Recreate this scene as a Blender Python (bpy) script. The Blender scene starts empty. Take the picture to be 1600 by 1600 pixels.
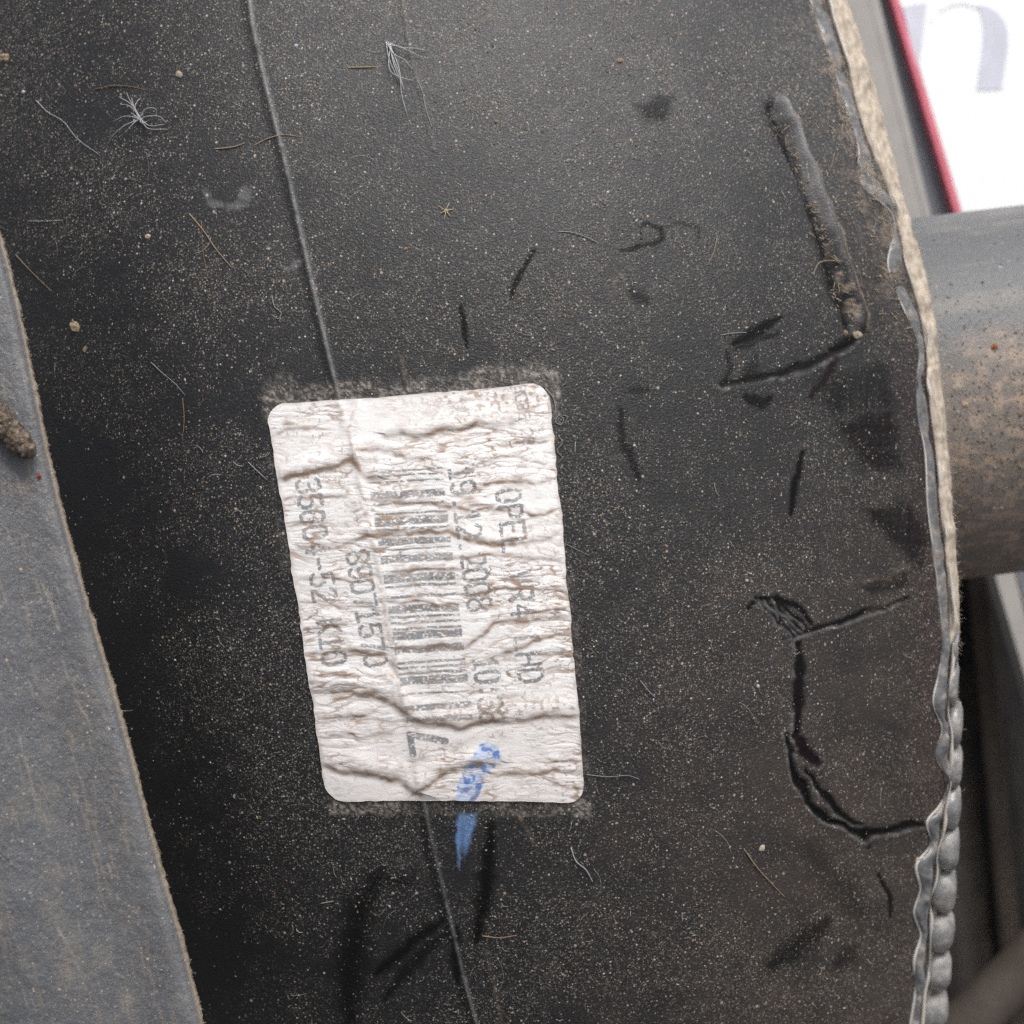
import bpy, math, random
import numpy as np
from mathutils import Matrix, Vector

# ------------------------------------------------------------------ frame
# Local frame L: x right, y up the picture, z towards the lens (metres). The
# sticker lies near z = 0, 1 mm there is 8 px of the 1600 px photograph.
D = 0.30                      # lens to sticker
HW = 0.10                     # half width of the view at z = 0
TILT = math.radians(52)       # the lens looks down on the part
F = Matrix.Translation((0, 0, 0.36)) @ Matrix.Rotation(TILT, 4, 'X')

scene = bpy.context.scene
scene.render.engine = 'CYCLES'
cam_d = bpy.data.cameras.new('camera')
cam_d.sensor_width = 36
cam_d.lens = 18 * D / HW
cam_d.clip_start = 0.01
cam_d.clip_end = 50
cam_d.dof.use_dof = True
cam_d.dof.focus_distance = D + 0.002
cam_d.dof.aperture_fstop = 15.5
cam = bpy.data.objects.new('camera', cam_d)
scene.collection.objects.link(cam)
cam.matrix_world = F @ Matrix.Translation((0, 0, D))
scene.camera = cam

SUN_L = Vector((0.20, 0.80, 0.55)).normalized()       # towards the light, local frame
sd = (F.to_3x3() @ SUN_L).normalized()
sun_d = bpy.data.lights.new('sun', 'SUN')
sun_d.energy = 1.5
sun_d.angle = math.radians(22)
sun_d.color = (1.0, 0.96, 0.92)
sun = bpy.data.objects.new('sun', sun_d)
scene.collection.objects.link(sun)
sun.rotation_euler = sd.to_track_quat('Z', 'Y').to_euler()
sun.location = (0, 0, 3)

world = bpy.data.worlds.new('World')
scene.world = world
world.use_nodes = True
wn = world.node_tree.nodes
wl = world.node_tree.links
wn.clear()
sky = wn.new('ShaderNodeTexSky')
sky.sky_type = 'NISHITA'
sky.sun_disc = False
sky.sun_elevation = math.asin(max(-1, min(1, sd.z)))
sky.sun_rotation = math.atan2(sd.x, sd.y)
sky.dust_density = 5.0
sky.air_density = 1.0
hs = wn.new('ShaderNodeHueSaturation')
hs.inputs['Saturation'].default_value = 0.35
bg = wn.new('ShaderNodeBackground')
bg.inputs['Strength'].default_value = 0.13
wo = wn.new('ShaderNodeOutputWorld')
wl.new(sky.outputs[0], hs.inputs['Color'])
wl.new(hs.outputs[0], bg.inputs['Color'])
wl.new(bg.outputs[0], wo.inputs['Surface'])

vs = scene.view_settings
vs.view_transform = 'Standard'
vs.look = 'None'
vs.gamma = 1.0
vs.use_curve_mapping = False
vs.exposure = 0.5
scene.cycles.use_denoising = False
scene.cycles.use_adaptive_sampling = True
scene.cycles.adaptive_threshold = 0.025
scene.cycles.max_bounces = 5
scene.cycles.diffuse_bounces = 3
scene.cycles.glossy_bounces = 2
scene.cycles.transmission_bounces = 2

# ------------------------------------------------------------------ helpers
rng = np.random.default_rng(7)
random.seed(7)


def U(px, py, z):
    """photograph point (1600 px frame) at local depth z -> local xyz, metres"""
    px = np.asarray(px, float); py = np.asarray(py, float); z = np.asarray(z, float)
    k = HW / 800.0 * (D - z) / D
    return np.stack(np.broadcast_arrays((px - 800) * k, (800 - py) * k, z), -1)


def lerp_pts(y, pts):
    a = np.asarray(pts, float)
    return np.interp(y, a[:, 0], a[:, 1])


def smooth_curve(y, pts):
    """cubic Hermite (Catmull-Rom) through (t, v) pairs"""
    a = np.asarray(pts, float)
    t, v = a[:, 0], a[:, 1]
    m = np.gradient(v, t)
    y = np.clip(y, t[0], t[-1])
    i = np.clip(np.searchsorted(t, y, side='right') - 1, 0, len(t) - 2)
    h = t[i + 1] - t[i]
    s = (y - t[i]) / h
    return ((2*s**3 - 3*s**2 + 1) * v[i] + (s**3 - 2*s**2 + s) * h * m[i]
            + (-2*s**3 + 3*s**2) * v[i+1] + (s**3 - s**2) * h * m[i+1])


def sstep(a, b, x):
    t = np.clip((x - a) / (b - a), 0, 1)
    return t * t * (3 - 2 * t)


def _hash(ix, iy, seed):
    h = (ix.astype(np.int64) * 374761393 + iy.astype(np.int64) * 668265263 + seed * 1442695041) & 0xffffffff
    h = ((h ^ (h >> 13)) * 1274126177) & 0xffffffff
    h = h ^ (h >> 16)
    return (h & 0xffffff) / float(0xffffff)


def vnoise(x, y, seed=0):
    """smooth value noise, -1..1"""
    ix = np.floor(x); iy = np.floor(y)
    fx = x - ix; fy = y - iy
    fx = fx**3 * (fx * (fx * 6 - 15) + 10); fy = fy**3 * (fy * (fy * 6 - 15) + 10)
    a = _hash(ix, iy, seed); b = _hash(ix + 1, iy, seed)
    c = _hash(ix, iy + 1, seed); d = _hash(ix + 1, iy + 1, seed)
    return 2 * ((a * (1 - fx) + b * fx) * (1 - fy) + (c * (1 - fx) + d * fx) * fy) - 1


def fbm(x, y, seed=0, octaves=4, gain=0.5):
    s = 0; a = 1; t = 0
    for o in range(octaves):
        s = s + a * vnoise(x * 2**o + 17.3 * o, y * 2**o - 9.1 * o, seed + o)
        t += a; a *= gain
    return s / t


def poly_dist(px, py, pts):
    """unsigned distance, signed side (+ = right-hand side walking the line, in image axes) and 0..1 position"""
    pts = np.asarray(pts, float)
    best = np.full(px.shape, 1e9); side = np.zeros(px.shape); pos = np.zeros(px.shape)
    seg = np.hypot(*(pts[1:] - pts[:-1]).T); tot = seg.sum(); acc = 0
    for k in range(len(pts) - 1):
        a = pts[k]; d = pts[k + 1] - a; L = seg[k]
        t = np.clip(((px - a[0]) * d[0] + (py - a[1]) * d[1]) / (L * L), 0, 1)
        dx = px - a[0] - t * d[0]; dy = py - a[1] - t * d[1]
        dd = np.hypot(dx, dy)
        m = dd < best
        best = np.where(m, dd, best)
        side = np.where(m, np.sign(d[0] * dy - d[1] * dx), side)
        pos = np.where(m, (acc + t * L) / tot, pos)
        acc += L
    return best, side, pos


def near(px, py, pts, r):
    p = np.asarray(pts, float)
    return np.nonzero((px > p[:, 0].min() - r) & (px < p[:, 0].max() + r) & (py > p[:, 1].min() - r) & (py < p[:, 1].max() + r))


def mesh_np(name, co, quads=None, tris=None, smooth=True, attrs=None, mats=()):
    me = bpy.data.meshes.new(name)
    co = np.ascontiguousarray(co.reshape(-1, 3), dtype=np.float32)
    idx = []; starts = []; tot = []
    s = 0
    for f, n in ((quads, 4), (tris, 3)):
        if f is not None and len(f):
            f = np.asarray(f, np.int32).reshape(-1, n)
            idx.append(f.ravel()); starts.append(s + np.arange(len(f)) * n); tot.append(np.full(len(f), n)); s += f.size
    idx = np.concatenate(idx).astype(np.int32); starts = np.concatenate(starts).astype(np.int32)
    tot = np.concatenate(tot).astype(np.int32)
    me.vertices.add(len(co)); me.vertices.foreach_set('co', co.ravel())
    me.loops.add(len(idx)); me.loops.foreach_set('vertex_index', idx)
    me.polygons.add(len(starts)); me.polygons.foreach_set('loop_start', starts)
    me.polygons.foreach_set('loop_total', tot)
    me.update(calc_edges=True)
    me.polygons.foreach_set('use_smooth', np.full(len(starts), smooth, dtype=bool))
    for k, v in (attrs or {}).items():
        v = np.asarray(v, np.float32)
        if v.ndim >= 2 and v.shape[-1] == 3:
            v = v.reshape(-1, 3)
            at = me.attributes.new(k, 'FLOAT_COLOR', 'POINT')
            at.data.foreach_set('color', np.concatenate([v, np.ones((len(v), 1), np.float32)], 1).ravel())
        else:
            at = me.attributes.new(k, 'FLOAT', 'POINT')
            at.data.foreach_set('value', v.ravel())
    for m in mats:
        me.materials.append(m)
    me.validate(clean_customdata=False)
    return me


def grid_quads(nr, nc, flip=False, wrap=False):
    r = np.arange(nr - 1)[:, None]; c = np.arange(nc if wrap else nc - 1)[None, :]
    c1 = (c + 1) % nc
    a = r * nc + c; b = r * nc + c1; d = (r + 1) * nc + c; e = (r + 1) * nc + c1
    q = np.stack([a, d, e, b], -1).reshape(-1, 4)
    return q[:, ::-1] if flip else q


def link(name, me, parent=None, origin=None):
    o = bpy.data.objects.new(name, me)
    scene.collection.objects.link(o)
    if parent is not None:
        o.parent = parent
    else:
        o.matrix_world = F @ Matrix.Translation(origin if origin is not None else (0, 0, 0))
    return o


def tag(o, label, cat, group=None, kind=None):
    o['label'] = label
    o['category'] = cat
    if group: o['group'] = group
    if kind: o['kind'] = kind
    return o


def thing(name, label, cat, origin, group=None):
    o = bpy.data.objects.new(name, None)
    o.empty_display_size = 0.01
    scene.collection.objects.link(o)
    o.matrix_world = F @ Matrix.Translation(origin)
    return tag(o, label, cat, group)


def tube(pts, rad, sides=6, cap=True):
    """tube along 3-D points, radius per point -> (co, quads, tris)"""
    P = np.asarray(pts, float); n = len(P)
    rad = np.broadcast_to(np.asarray(rad, float), (n,))
    T = np.gradient(P, axis=0); T /= np.linalg.norm(T, axis=1, keepdims=True) + 1e-12
    up = np.array([0.0, 0.0, 1.0])
    S = np.cross(T, up); S /= np.linalg.norm(S, axis=1, keepdims=True) + 1e-9
    B = np.cross(S, T)
    an = np.linspace(0, 2 * np.pi, sides, endpoint=False)
    co = P[:, None] + rad[:, None, None] * (S[:, None] * np.cos(an)[None, :, None] + B[:, None] * np.sin(an)[None, :, None])
    co = co.reshape(-1, 3)
    q = grid_quads(n, sides, wrap=True)
    t = []
    if cap:
        co = np.concatenate([co, P[:1], P[-1:]])
        for k in range(sides):
            t.append((n * sides, k, (k + 1) % sides))
            t.append((n * sides + 1, (n - 1) * sides + (k + 1) % sides, (n - 1) * sides + k))
    return co, q, np.array(t, int).reshape(-1, 3)


def spline(pts, n):
    P = np.asarray(pts, float)
    d = np.r_[0, np.cumsum(np.linalg.norm(np.diff(P[:, :2], axis=0), axis=1))]
    t = np.linspace(0, d[-1], n)
    return np.stack([smooth_curve(t, np.stack([d, P[:, k]], 1)) for k in range(P.shape[1])], 1)


# ------------------------------------------------------------------ materials
def new_mat(name):
    m = bpy.data.materials.new(name)
    m.use_nodes = True
    nt = m.node_tree
    b = nt.nodes['Principled BSDF']
    return m, nt, nt.nodes, nt.links, b


def nd(nt, typ, **kw):
    n = nt.nodes.new(typ)
    for k, v in kw.items():
        if k in n.inputs.keys():
            n.inputs[k].default_value = v
        else:
            setattr(n, k, v)
    return n


def math_n(nt, op, a, b=None, clamp=False):
    n = nt.nodes.new('ShaderNodeMath'); n.operation = op; n.use_clamp = clamp
    for i, v in enumerate((a, b)):
        if v is None: continue
        if isinstance(v, (int, float)): n.inputs[i].default_value = v
        else: nt.links.new(v, n.inputs[i])
    return n.outputs[0]


def maprange(nt, v, a, b, c=0.0, d=1.0, smooth=True):
    n = nt.nodes.new('ShaderNodeMapRange')
    n.interpolation_type = 'SMOOTHSTEP' if smooth else 'LINEAR'
    nt.links.new(v, n.inputs['Value'])
    for k, x in zip(('From Min', 'From Max', 'To Min', 'To Max'), (a, b, c, d)):
        if isinstance(x, (int, float)): n.inputs[k].default_value = x
        else: nt.links.new(x, n.inputs[k])
    return n.outputs['Result']


def mixc(nt, f, a, b):
    n = nt.nodes.new('ShaderNodeMix'); n.data_type = 'RGBA'
    for s, v in ((n.inputs[0], f), (n.inputs[6], a), (n.inputs[7], b)):
        if isinstance(v, (int, float)): s.default_value = v
        elif isinstance(v, tuple): s.default_value = (*v, 1)
        else: nt.links.new(v, s)
    return n.outputs[2]


def attr(nt, name):
    n = nt.nodes.new('ShaderNodeAttribute'); n.attribute_name = name
    return n


def coords(nt, sc=(1, 1, 1), rot=(0, 0, 0)):
    t = nt.nodes.new('ShaderNodeTexCoord')
    m = nt.nodes.new('ShaderNodeMapping')
    m.inputs['Scale'].default_value = sc
    m.inputs['Rotation'].default_value = rot
    nt.links.new(t.outputs['Object'], m.inputs['Vector'])
    return m.outputs[0]


def noise(nt, vec, scale, detail=3.0, rough=0.55):
    n = nt.nodes.new('ShaderNodeTexNoise')
    n.inputs['Scale'].default_value = scale
    n.inputs['Detail'].default_value = detail
    n.inputs['Roughness'].default_value = rough
    nt.links.new(vec, n.inputs['Vector'])
    return n.outputs['Fac']


def voronoi(nt, vec, scale):
    n = nt.nodes.new('ShaderNodeTexVoronoi')
    n.inputs['Scale'].default_value = scale
    nt.links.new(vec, n.inputs['Vector'])
    return n.outputs['Distance'], n.outputs['Color']


def dots(nt, vec, scale, density, rmin, rmax):
    """round specks in random voronoi cells; density 0..1 socket or number"""
    d, c = voronoi(nt, vec, scale)
    sep = nt.nodes.new('ShaderNodeSeparateColor'); nt.links.new(c, sep.inputs[0])
    on = math_n(nt, 'LESS_THAN', sep.outputs[0], density)
    r = maprange(nt, sep.outputs[1], 0.0, 1.0, rmin, rmax, smooth=False)
    r0 = math_n(nt, 'MULTIPLY', r, 0.45)
    m = maprange(nt, d, r0, r, 1.0, 0.0)
    return math_n(nt, 'MULTIPLY', m, on), sep.outputs[2]


def bump(nt, h, strength, dist, normal=None):
    n = nt.nodes.new('ShaderNodeBump')
    n.inputs['Strength'].default_value = strength
    n.inputs['Distance'].default_value = dist
    nt.links.new(h, n.inputs['Height'])
    if normal is not None: nt.links.new(normal, n.inputs['Normal'])
    return n.outputs['Normal']


def grained_plastic(name, base_attr=None, base=(0.013, 0.013, 0.014), rough=0.5, speck=0.72, dust=(0.37, 0.31, 0.245), use_attr=True, film_amt=0.07, mic_col=(0.27, 0.238, 0.20)):
    m, nt, N, Lk, b = new_mat(name)
    v = coords(nt)
    d1 = attr(nt, 'dust').outputs['Fac'] if use_attr else None
    # stipple of the moulded grain and the dust caught on it
    if use_attr:
        den = math_n(nt, 'MULTIPLY', d1, speck, clamp=True)
        den2 = math_n(nt, 'MULTIPLY', d1, speck * 0.85, clamp=True)
        den3 = math_n(nt, 'MULTIPLY', d1, 0.16, clamp=True)
    else:
        den, den2, den3 = speck, speck * 0.5, 0.15
    s1, r1 = dots(nt, v, 1350, den, 0.12, 0.36)
    s2, r2 = dots(nt, v, 2200, den2, 0.16, 0.44)
    s3, r3 = dots(nt, v, 620, den3, 0.08, 0.26)
    s = math_n(nt, 'MAXIMUM', math_n(nt, 'MULTIPLY', s1, maprange(nt, r1, 0, 1, 0.25, 1.0)),
               math_n(nt, 'MULTIPLY', s2, maprange(nt, r2, 0, 1, 0.15, 0.85)))
    s = math_n(nt, 'MAXIMUM', s, math_n(nt, 'MULTIPLY', s3, 0.9))
    n1 = noise(nt, v, 330, 4, 0.7)
    film = maprange(nt, n1, 0.45, 0.75, 0.0, film_amt)
    if use_attr:
        film = math_n(nt, 'MULTIPLY', film, d1)
    bc = attr(nt, base_attr).outputs['Color'] if base_attr else base
    bc = mixc(nt, film, bc, (0.21, 0.20, 0.19))
    mic = maprange(nt, noise(nt, v, 2500, 3, 0.7), 0.54, 0.71, 0.0, 0.75)
    if use_attr:
        mic = math_n(nt, 'MULTIPLY', mic, d1, clamp=True)
    bc = mixc(nt, mic, bc, mic_col)
    tint = mixc(nt, maprange(nt, r1, 0.78, 0.98), dust, (0.50, 0.48, 0.45))
    tint = mixc(nt, maprange(nt, r3, 0.75, 0.9), tint, (0.42, 0.30, 0.20))
    col = mixc(nt, s, bc, tint)
    Lk.new(col, b.inputs['Base Color'])
    ro = maprange(nt, s, 0, 0.6, rough, 0.85, smooth=False)
    if use_attr:
        w = attr(nt, 'wipe').outputs['Fac']
        ro = math_n(nt, 'SUBTRACT', ro, math_n(nt, 'MULTIPLY', w, 0.08))
    Lk.new(ro, b.inputs['Roughness'])
    if use_attr:
        Lk.new(math_n(nt, 'SUBTRACT', 0.4, math_n(nt, 'MULTIPLY', w, 0.28)), b.inputs['Specular IOR Level'])
    else:
        b.inputs['Specular IOR Level'].default_value = 0.4
    hh = noise(nt, v, 2300, 2, 0.6)
    Lk.new(bump(nt, hh, 0.8, 0.00022), b.inputs['Normal'])
    return m


def attr_mat(name, cattr='col', rough=0.7, spec=0.3, bump_scale=None, bump_d=0.0001, bump_s=0.5, sub=0.0):
    m, nt, N, Lk, b = new_mat(name)
    Lk.new(attr(nt, cattr).outputs['Color'], b.inputs['Base Color'])
    b.inputs['Roughness'].default_value = rough
    b.inputs['Specular IOR Level'].default_value = spec
    if sub:
        b.inputs['Subsurface Weight'].default_value = sub
        b.inputs['Subsurface Radius'].default_value = (0.003, 0.0028, 0.0026)
        b.inputs['Subsurface Scale'].default_value = 1.0
    if bump_scale:
        v = coords(nt)
        Lk.new(bump(nt, noise(nt, v, bump_scale, 4, 0.6), bump_s, bump_d), b.inputs['Normal'])
    return m


def noisy_mat(name, c1, c2, scale, rough=0.7, stretch=(1, 1, 1), rot=(0, 0, 0), bd=0.0002, bs=0.4, spec=0.3, speck=0.0, dust=(0.32, 0.25, 0.18)):
    m, nt, N, Lk, b = new_mat(name)
    v = coords(nt, stretch, rot)
    n = noise(nt, v, scale, 5, 0.6)
    col = mixc(nt, maprange(nt, n, 0.35, 0.68), c1, c2)
    if speck:
        s, r = dots(nt, coords(nt), 1300, speck, 0.12, 0.5)
        col = mixc(nt, math_n(nt, 'MULTIPLY', s, 0.8), col, dust)
    Lk.new(col, b.inputs['Base Color'])
    b.inputs['Roughness'].default_value = rough
    b.inputs['Specular IOR Level'].default_value = spec
    Lk.new(bump(nt, n, bs, bd), b.inputs['Normal'])
    return m


def flat_mat(name, c, rough=0.6, spec=0.3, amp=1.0):
    m, nt, N, Lk, b = new_mat(name)
    v = coords(nt)
    n = noise(nt, v, 120, 4)
    col = mixc(nt, maprange(nt, n, 0.3, 0.7), tuple((1 - 0.07 * amp) * x for x in c), tuple(min(1, (1 + 0.05 * amp) * x) for x in c))
    Lk.new(col, b.inputs['Base Color'])
    b.inputs['Roughness'].default_value = rough
    b.inputs['Specular IOR Level'].default_value = spec
    return m


M_shell = grained_plastic('dusty_grained_plastic', 'col')
M_rear = grained_plastic('rear_plastic', None, use_attr=False)
M_label = attr_mat('creased_label_paper', rough=0.55, spec=0.35, bump_scale=2600, bump_d=0.00008, bump_s=0.5)

# ------------------------------------------------------------------ housing shape
EDGE = [(-200, 1235), (0, 1297), (180, 1352), (350, 1402), (500, 1438), (700, 1462), (850, 1476), (1000, 1484),
        (1150, 1484), (1300, 1470), (1450, 1455), (1600, 1446), (1800, 1440)]


def edge_x(py):
    return smooth_curve(py, EDGE)


def zbody(px, py):
    px = np.asarray(px, float); py = np.asarray(py, float)
    e = edge_x(py)
    c = 640 + (py - 800) * 0.16
    s = np.where(px > c, (px - c) / (e - c), 0)
    t = np.where(px < c, (c - px) / 640.0, 0)
    z = -0.038 * (0.55 * s**2.2 + 0.45 * s**5)
    z = z - 0.036 * (0.30 * t**2 + 0.70 * t**3.2)
    v = (py - 780) / 800.0
    z = z - 0.013 * np.where(v > 0, 1.2, 1.25) * v * v
    return z


def nbody(px, py, h=4.0):
    a = U(px + h, py, zbody(px + h, py)) - U(px - h, py, zbody(px - h, py))
    b = U(px, py - h, zbody(px, py - h)) - U(px, py + h, zbody(px, py + h))
    n = np.cross(a, b)
    return n / np.linalg.norm(n, axis=-1, keepdims=True)


def on_body(px, py, lift=0.0):
    px = np.asarray(px, float); py = np.asarray(py, float)
    return U(px, py, zbody(px, py)) + nbody(px, py) * np.asarray(lift)[..., None]


MOULD = [(372, -160), (385, -40), (395, 40), (412, 120), (440, 230), (465, 340), (492, 460), (515, 560), (535, 640), (562, 740), (590, 860),
         (612, 980), (632, 1090), (652, 1200), (672, 1300), (700, 1420), (726, 1530), (745, 1600), (778, 1760)]

# ------------------------------------------------------------------ front shell
NR, NC = 720, 630
pys = np.linspace(-150, 1750, NR)
PY = np.repeat(pys[:, None], NC, 1)
u = np.linspace(0, 1, NC)[None, :]
PX = -150 + u * (edge_x(PY) + 150)
Z = zbody(PX, PY)
H = np.zeros_like(Z)                                    # relief along the normal, metres
wipe = np.zeros_like(Z)                                 # where the dust has been rubbed away
grime = np.zeros_like(Z)                                # caked tan dirt
red = np.zeros_like(Z)
blue = np.zeros_like(Z)
grey = np.zeros_like(Z)
dust = 0.72 + 0.65 * fbm(PX / 150, PY / 150, 3, 4) + 0.40 * fbm(PX / 36, PY / 26, 9, 3)
flap_d = PX - smooth_curve(np.clip(PY, 200, 1760), [(200, -50), (372, 2), (760, 88), (1060, 173), (1330, 245), (1610, 320), (1760, 356)])
dust -= 0.55 * sstep(260, 20, flap_d) * sstep(250, 800, PY)  # dust thinned beside the panel to paint in the shade there
dust += 0.35 * sstep(1100, 1350, PX) * sstep(650, 250, PY)
dust += 0.25 * sstep(350, 0, PY) + 0.12 * sstep(1200, 1600, PY) * sstep(900, 1300, PX)
dust -= 0.15 * sstep(1150, 1500, PY) * sstep(1000, 500, PX)
H += 0.00025 * fbm(PX / 260, PY / 260, 21, 3)


def wob(px, py, amp=4.0, sc=22.0, seed=40):
    return px + amp * vnoise(px / sc, py / sc, seed), py + amp * vnoise(px / sc, py / sc, seed + 1)


def mark(pts, w, s=1.0, depth=0.0, soft=0.5, lip=0.0, amp=3.0, tan=0.0, rd=0.0, taper=True, seed=40):
    ii = near(PX, PY, pts, w * 2.5 + 12)
    x, y = wob(PX[ii], PY[ii], amp, 18, seed)
    d, side, pos = poly_dist(x, y, pts)
    ww = w * (0.35 + 0.65 * np.sin(np.pi * np.clip(pos, 0.04, 0.96)) ** 0.6) if taper else w
    ww = ww * (1 + 0.25 * vnoise(pos * 14, pos * 0 + seed, seed + 5))
    m = sstep(ww * 0.5 * (1 + soft), ww * 0.5 * (1 - soft), d)
    wipe[ii] = np.maximum(wipe[ii], m * s)
    H[ii] -= 0.55 * depth * m
    if lip:
        H[ii] += 0.5 * lip * np.exp(-((d - ww * 0.75) / (w * 0.3 + 2)) ** 2) * (side > 0)
        grey[ii] = np.maximum(grey[ii], np.clip(0.25 + 0.5 * vnoise(x / 9, y / 9, seed + 8), 0, 1) * 0.9 * np.exp(-((d - ww * 0.75) / 2.6) ** 2) * (side > 0))  # broken pale line: glints painted along the raised lip
    if tan:
        grime[ii] = np.maximum(grime[ii], tan * np.exp(-((d - ww * 0.7) / 5.0) ** 2))
    if rd:
        red[ii] = np.maximum(red[ii], rd * m)


def patch(poly, s=1.0, soft=8.0, hatch=0.0, rd=0.0, arr=None):
    arr = wipe if arr is None else arr
    p = np.asarray(poly, float)
    ii = near(PX, PY, poly, soft * 2)
    x, y = wob(PX[ii], PY[ii], 7, 26, 77)
    inside = np.zeros(x.shape, bool)
    for k in range(len(p)):
        a, b = p[k], p[(k + 1) % len(p)]
        cr = ((a[1] > y) != (b[1] > y)) & (x < (b[0] - a[0]) * (y - a[1]) / (b[1] - a[1] + 1e-9) + a[0])
        inside ^= cr
    d, _, _ = poly_dist(x, y, list(poly) + [poly[0]])
    sd_ = np.where(inside, d, -d)
    m = sstep(-soft, soft, sd_) * s
    if hatch:
        hm = 0.5 + 0.5 * np.sign(vnoise(PX[ii] / 5.0, PY[ii] / 90, 5)) * vnoise(PX[ii] / 5.0, PY[ii] / 90, 6)
        hm2 = 0.5 + 0.5 * vnoise(PX[ii] / 80, PY[ii] / 5.0, 8)
        m = m * (1 - hatch + hatch * np.maximum(hm, hm2))
    arr[ii] = np.maximum(arr[ii], m)
    if rd: red[ii] = np.maximum(red[ii], m * rd)


# short dark rubs and nicks
mark([(722, 478), (724, 510), (729, 545)], 11, 1, 0.0002)
mark([(832, 394), (815, 425), (798, 466)], 10, 1, 0.0002)
patch([(995, 165), (1030, 145), (1055, 150), (1040, 185), (1005, 190)], 0.85, 9, 0.3)
mark([(970, 393), (1000, 385), (1036, 373), (1033, 355), (1015, 350), (998, 356)], 9, 0.9)
mark([(1040, 354), (1062, 349), (1088, 352), (1092, 372)], 6, 0.6)
mark([(985, 452), (1012, 472)], 20, 0.7, soft=0.9)
mark([(968, 638), (972, 690), (990, 722), (998, 748)], 14, 0.75, soft=0.8)
mark([(985, 610), (1012, 605)], 12, 0.6, soft=0.8)
mark([(1218, 498), (1190, 512), (1148, 538)], 17, 1, 0.0002)
mark([(1214, 520), (1180, 530), (1150, 545)], 12, 0.8)
mark([(1136, 545), (1140, 575), (1130, 600)], 9, 0.7)
mark([(1180, 560), (1172, 585), (1160, 600)], 22, 0.6, soft=0.8)
mark([(1128, 602), (1190, 592), (1262, 570), (1335, 535)], 14, 0.95, 0.0003, lip=0.0002)
mark([(1300, 545), (1336, 528)], 18, 1, 0.0003)
mark([(1305, 560), (1290, 590), (1268, 618)], 17, 0.9, rd=0.3)
mark([(1165, 620), (1190, 630), (1205, 622)], 16, 0.9)
mark([(1253, 706), (1245, 750), (1236, 805)], 12, 1.0, 0.0003)
patch([(1270, 590), (1390, 560), (1402, 640), (1290, 650)], 0.75, 14, 0.75)
patch([(1305, 660), (1395, 642), (1408, 735), (1352, 730)], 0.95, 13, 0.55, 0.10)
patch([(1345, 797), (1425, 786), (1452, 850), (1440, 892), (1390, 850)], 0.95, 11, 0.45, 0.08)
patch([(1345, 915), (1415, 890), (1425, 918), (1360, 930)], 0.8, 6, 0.5)
mark([(1352, 912), (1385, 905), (1416, 888)], 3, 0, -0.0004, tan=0.22)
mark([(1405, 936), (1380, 946), (1362, 958)], 3, 0, -0.0003, tan=0.2)
for k in range(5):
    mark([(1180 + 9 * k, 940 - 6 + 2 * k), (1205 + 9 * k, 955 + 2 * k), (1232 + 7 * k, 995 - 3 * k)], 7, 1, 0.0003, lip=0.0001, seed=50 + k)
mark([(1168, 952), (1185, 938), (1215, 932), (1250, 950), (1268, 975)], 9, 1, 0.0003)
mark([(1225, 1000), (1252, 992), (1300, 976), (1360, 956), (1420, 934)], 9, 1, 0.0005, lip=0.0002)
mark([(1250, 1008), (1252, 1060), (1247, 1110), (1244, 1152)], 16, 1.0, 0.0004, lip=0.0001, rd=0.1)
mark([(1244, 1150), (1256, 1175), (1278, 1195)], 20, 1.0, 0.0006, lip=0.0003, rd=0.2)
mark([(1228, 1150), (1242, 1205), (1265, 1250), (1300, 1282), (1352, 1303), (1405, 1292), (1450, 1285)], 14, 1.0, 0.0007, lip=0.0003, amp=5)
mark([(1262, 1200), (1285, 1240), (1318, 1272), (1345, 1290)], 11, 1.0, 0.0004, lip=0.0003, amp=5)
mark([(1353, 1300), (1357, 1325)], 8, 0.8)
mark([(1372, 1366), (1388, 1392), (1393, 1430)], 9, 0.9, 0.0003)
mark([(1205, 1508), (1245, 1478), (1292, 1442)], 34, 0.7, soft=0.9)
mark([(1310, 1505), (1335, 1480)], 30, 0.6, soft=0.9)
mark([(1270, 1330), (1340, 1420)], 50, 0.35, soft=1)
mark([(768, 1290), (757, 1390), (744, 1470)], 24, 0.95, soft=0.8)
mark([(590, 1375), (562, 1420), (548, 1500), (545, 1600)], 48, 0.8, soft=0.9)
mark([(690, 1438), (640, 1475), (588, 1522)], 20, 0.9, soft=0.8)
mark([(700, 1455), (662, 1488), (600, 1560)], 18, 0.7, soft=0.8)
mark([(712, 1450), (716, 1535)], 18, 0.9, soft=0.7)
mark([(640, 1378), (590, 1374)], 22, 0.6, soft=0.9)
# the long gouge with its turned-up lip
G = [(1203, 148), (1226, 200), (1258, 285), (1290, 372), (1312, 440), (1340, 528)]
ii = near(PX, PY, G, 70)
x, y = wob(PX[ii], PY[ii], 3, 30, 61)
d, side, pos = poly_dist(x, y, G)
sg = d * -side                                           # + towards the right of the picture
env = sstep(0.0, 0.06, pos) * sstep(1.0, 0.94, pos)
gw = 13 * (0.6 + 0.4 * np.sin(pos * 9 + 1))
groove = np.exp(-((sg + 6) / gw) ** 2) * env
liph = np.exp(-((sg - 14) / 7.5) ** 2) * env * (1.0 - 0.45 * pos)
H[ii] += -0.0010 * groove + 0.0021 * liph
wipe[ii] = np.maximum(wipe[ii], np.clip(groove * 1.3, 0, 1) * (0.75 + 0.25 * vnoise(PX[ii] / 9, PY[ii] / 9, 4)))
grey[ii] = np.maximum(grey[ii], 0.95 * np.exp(-((sg - 13) / 9) ** 2) * env * sstep(0.85, 0.1, pos))
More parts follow.
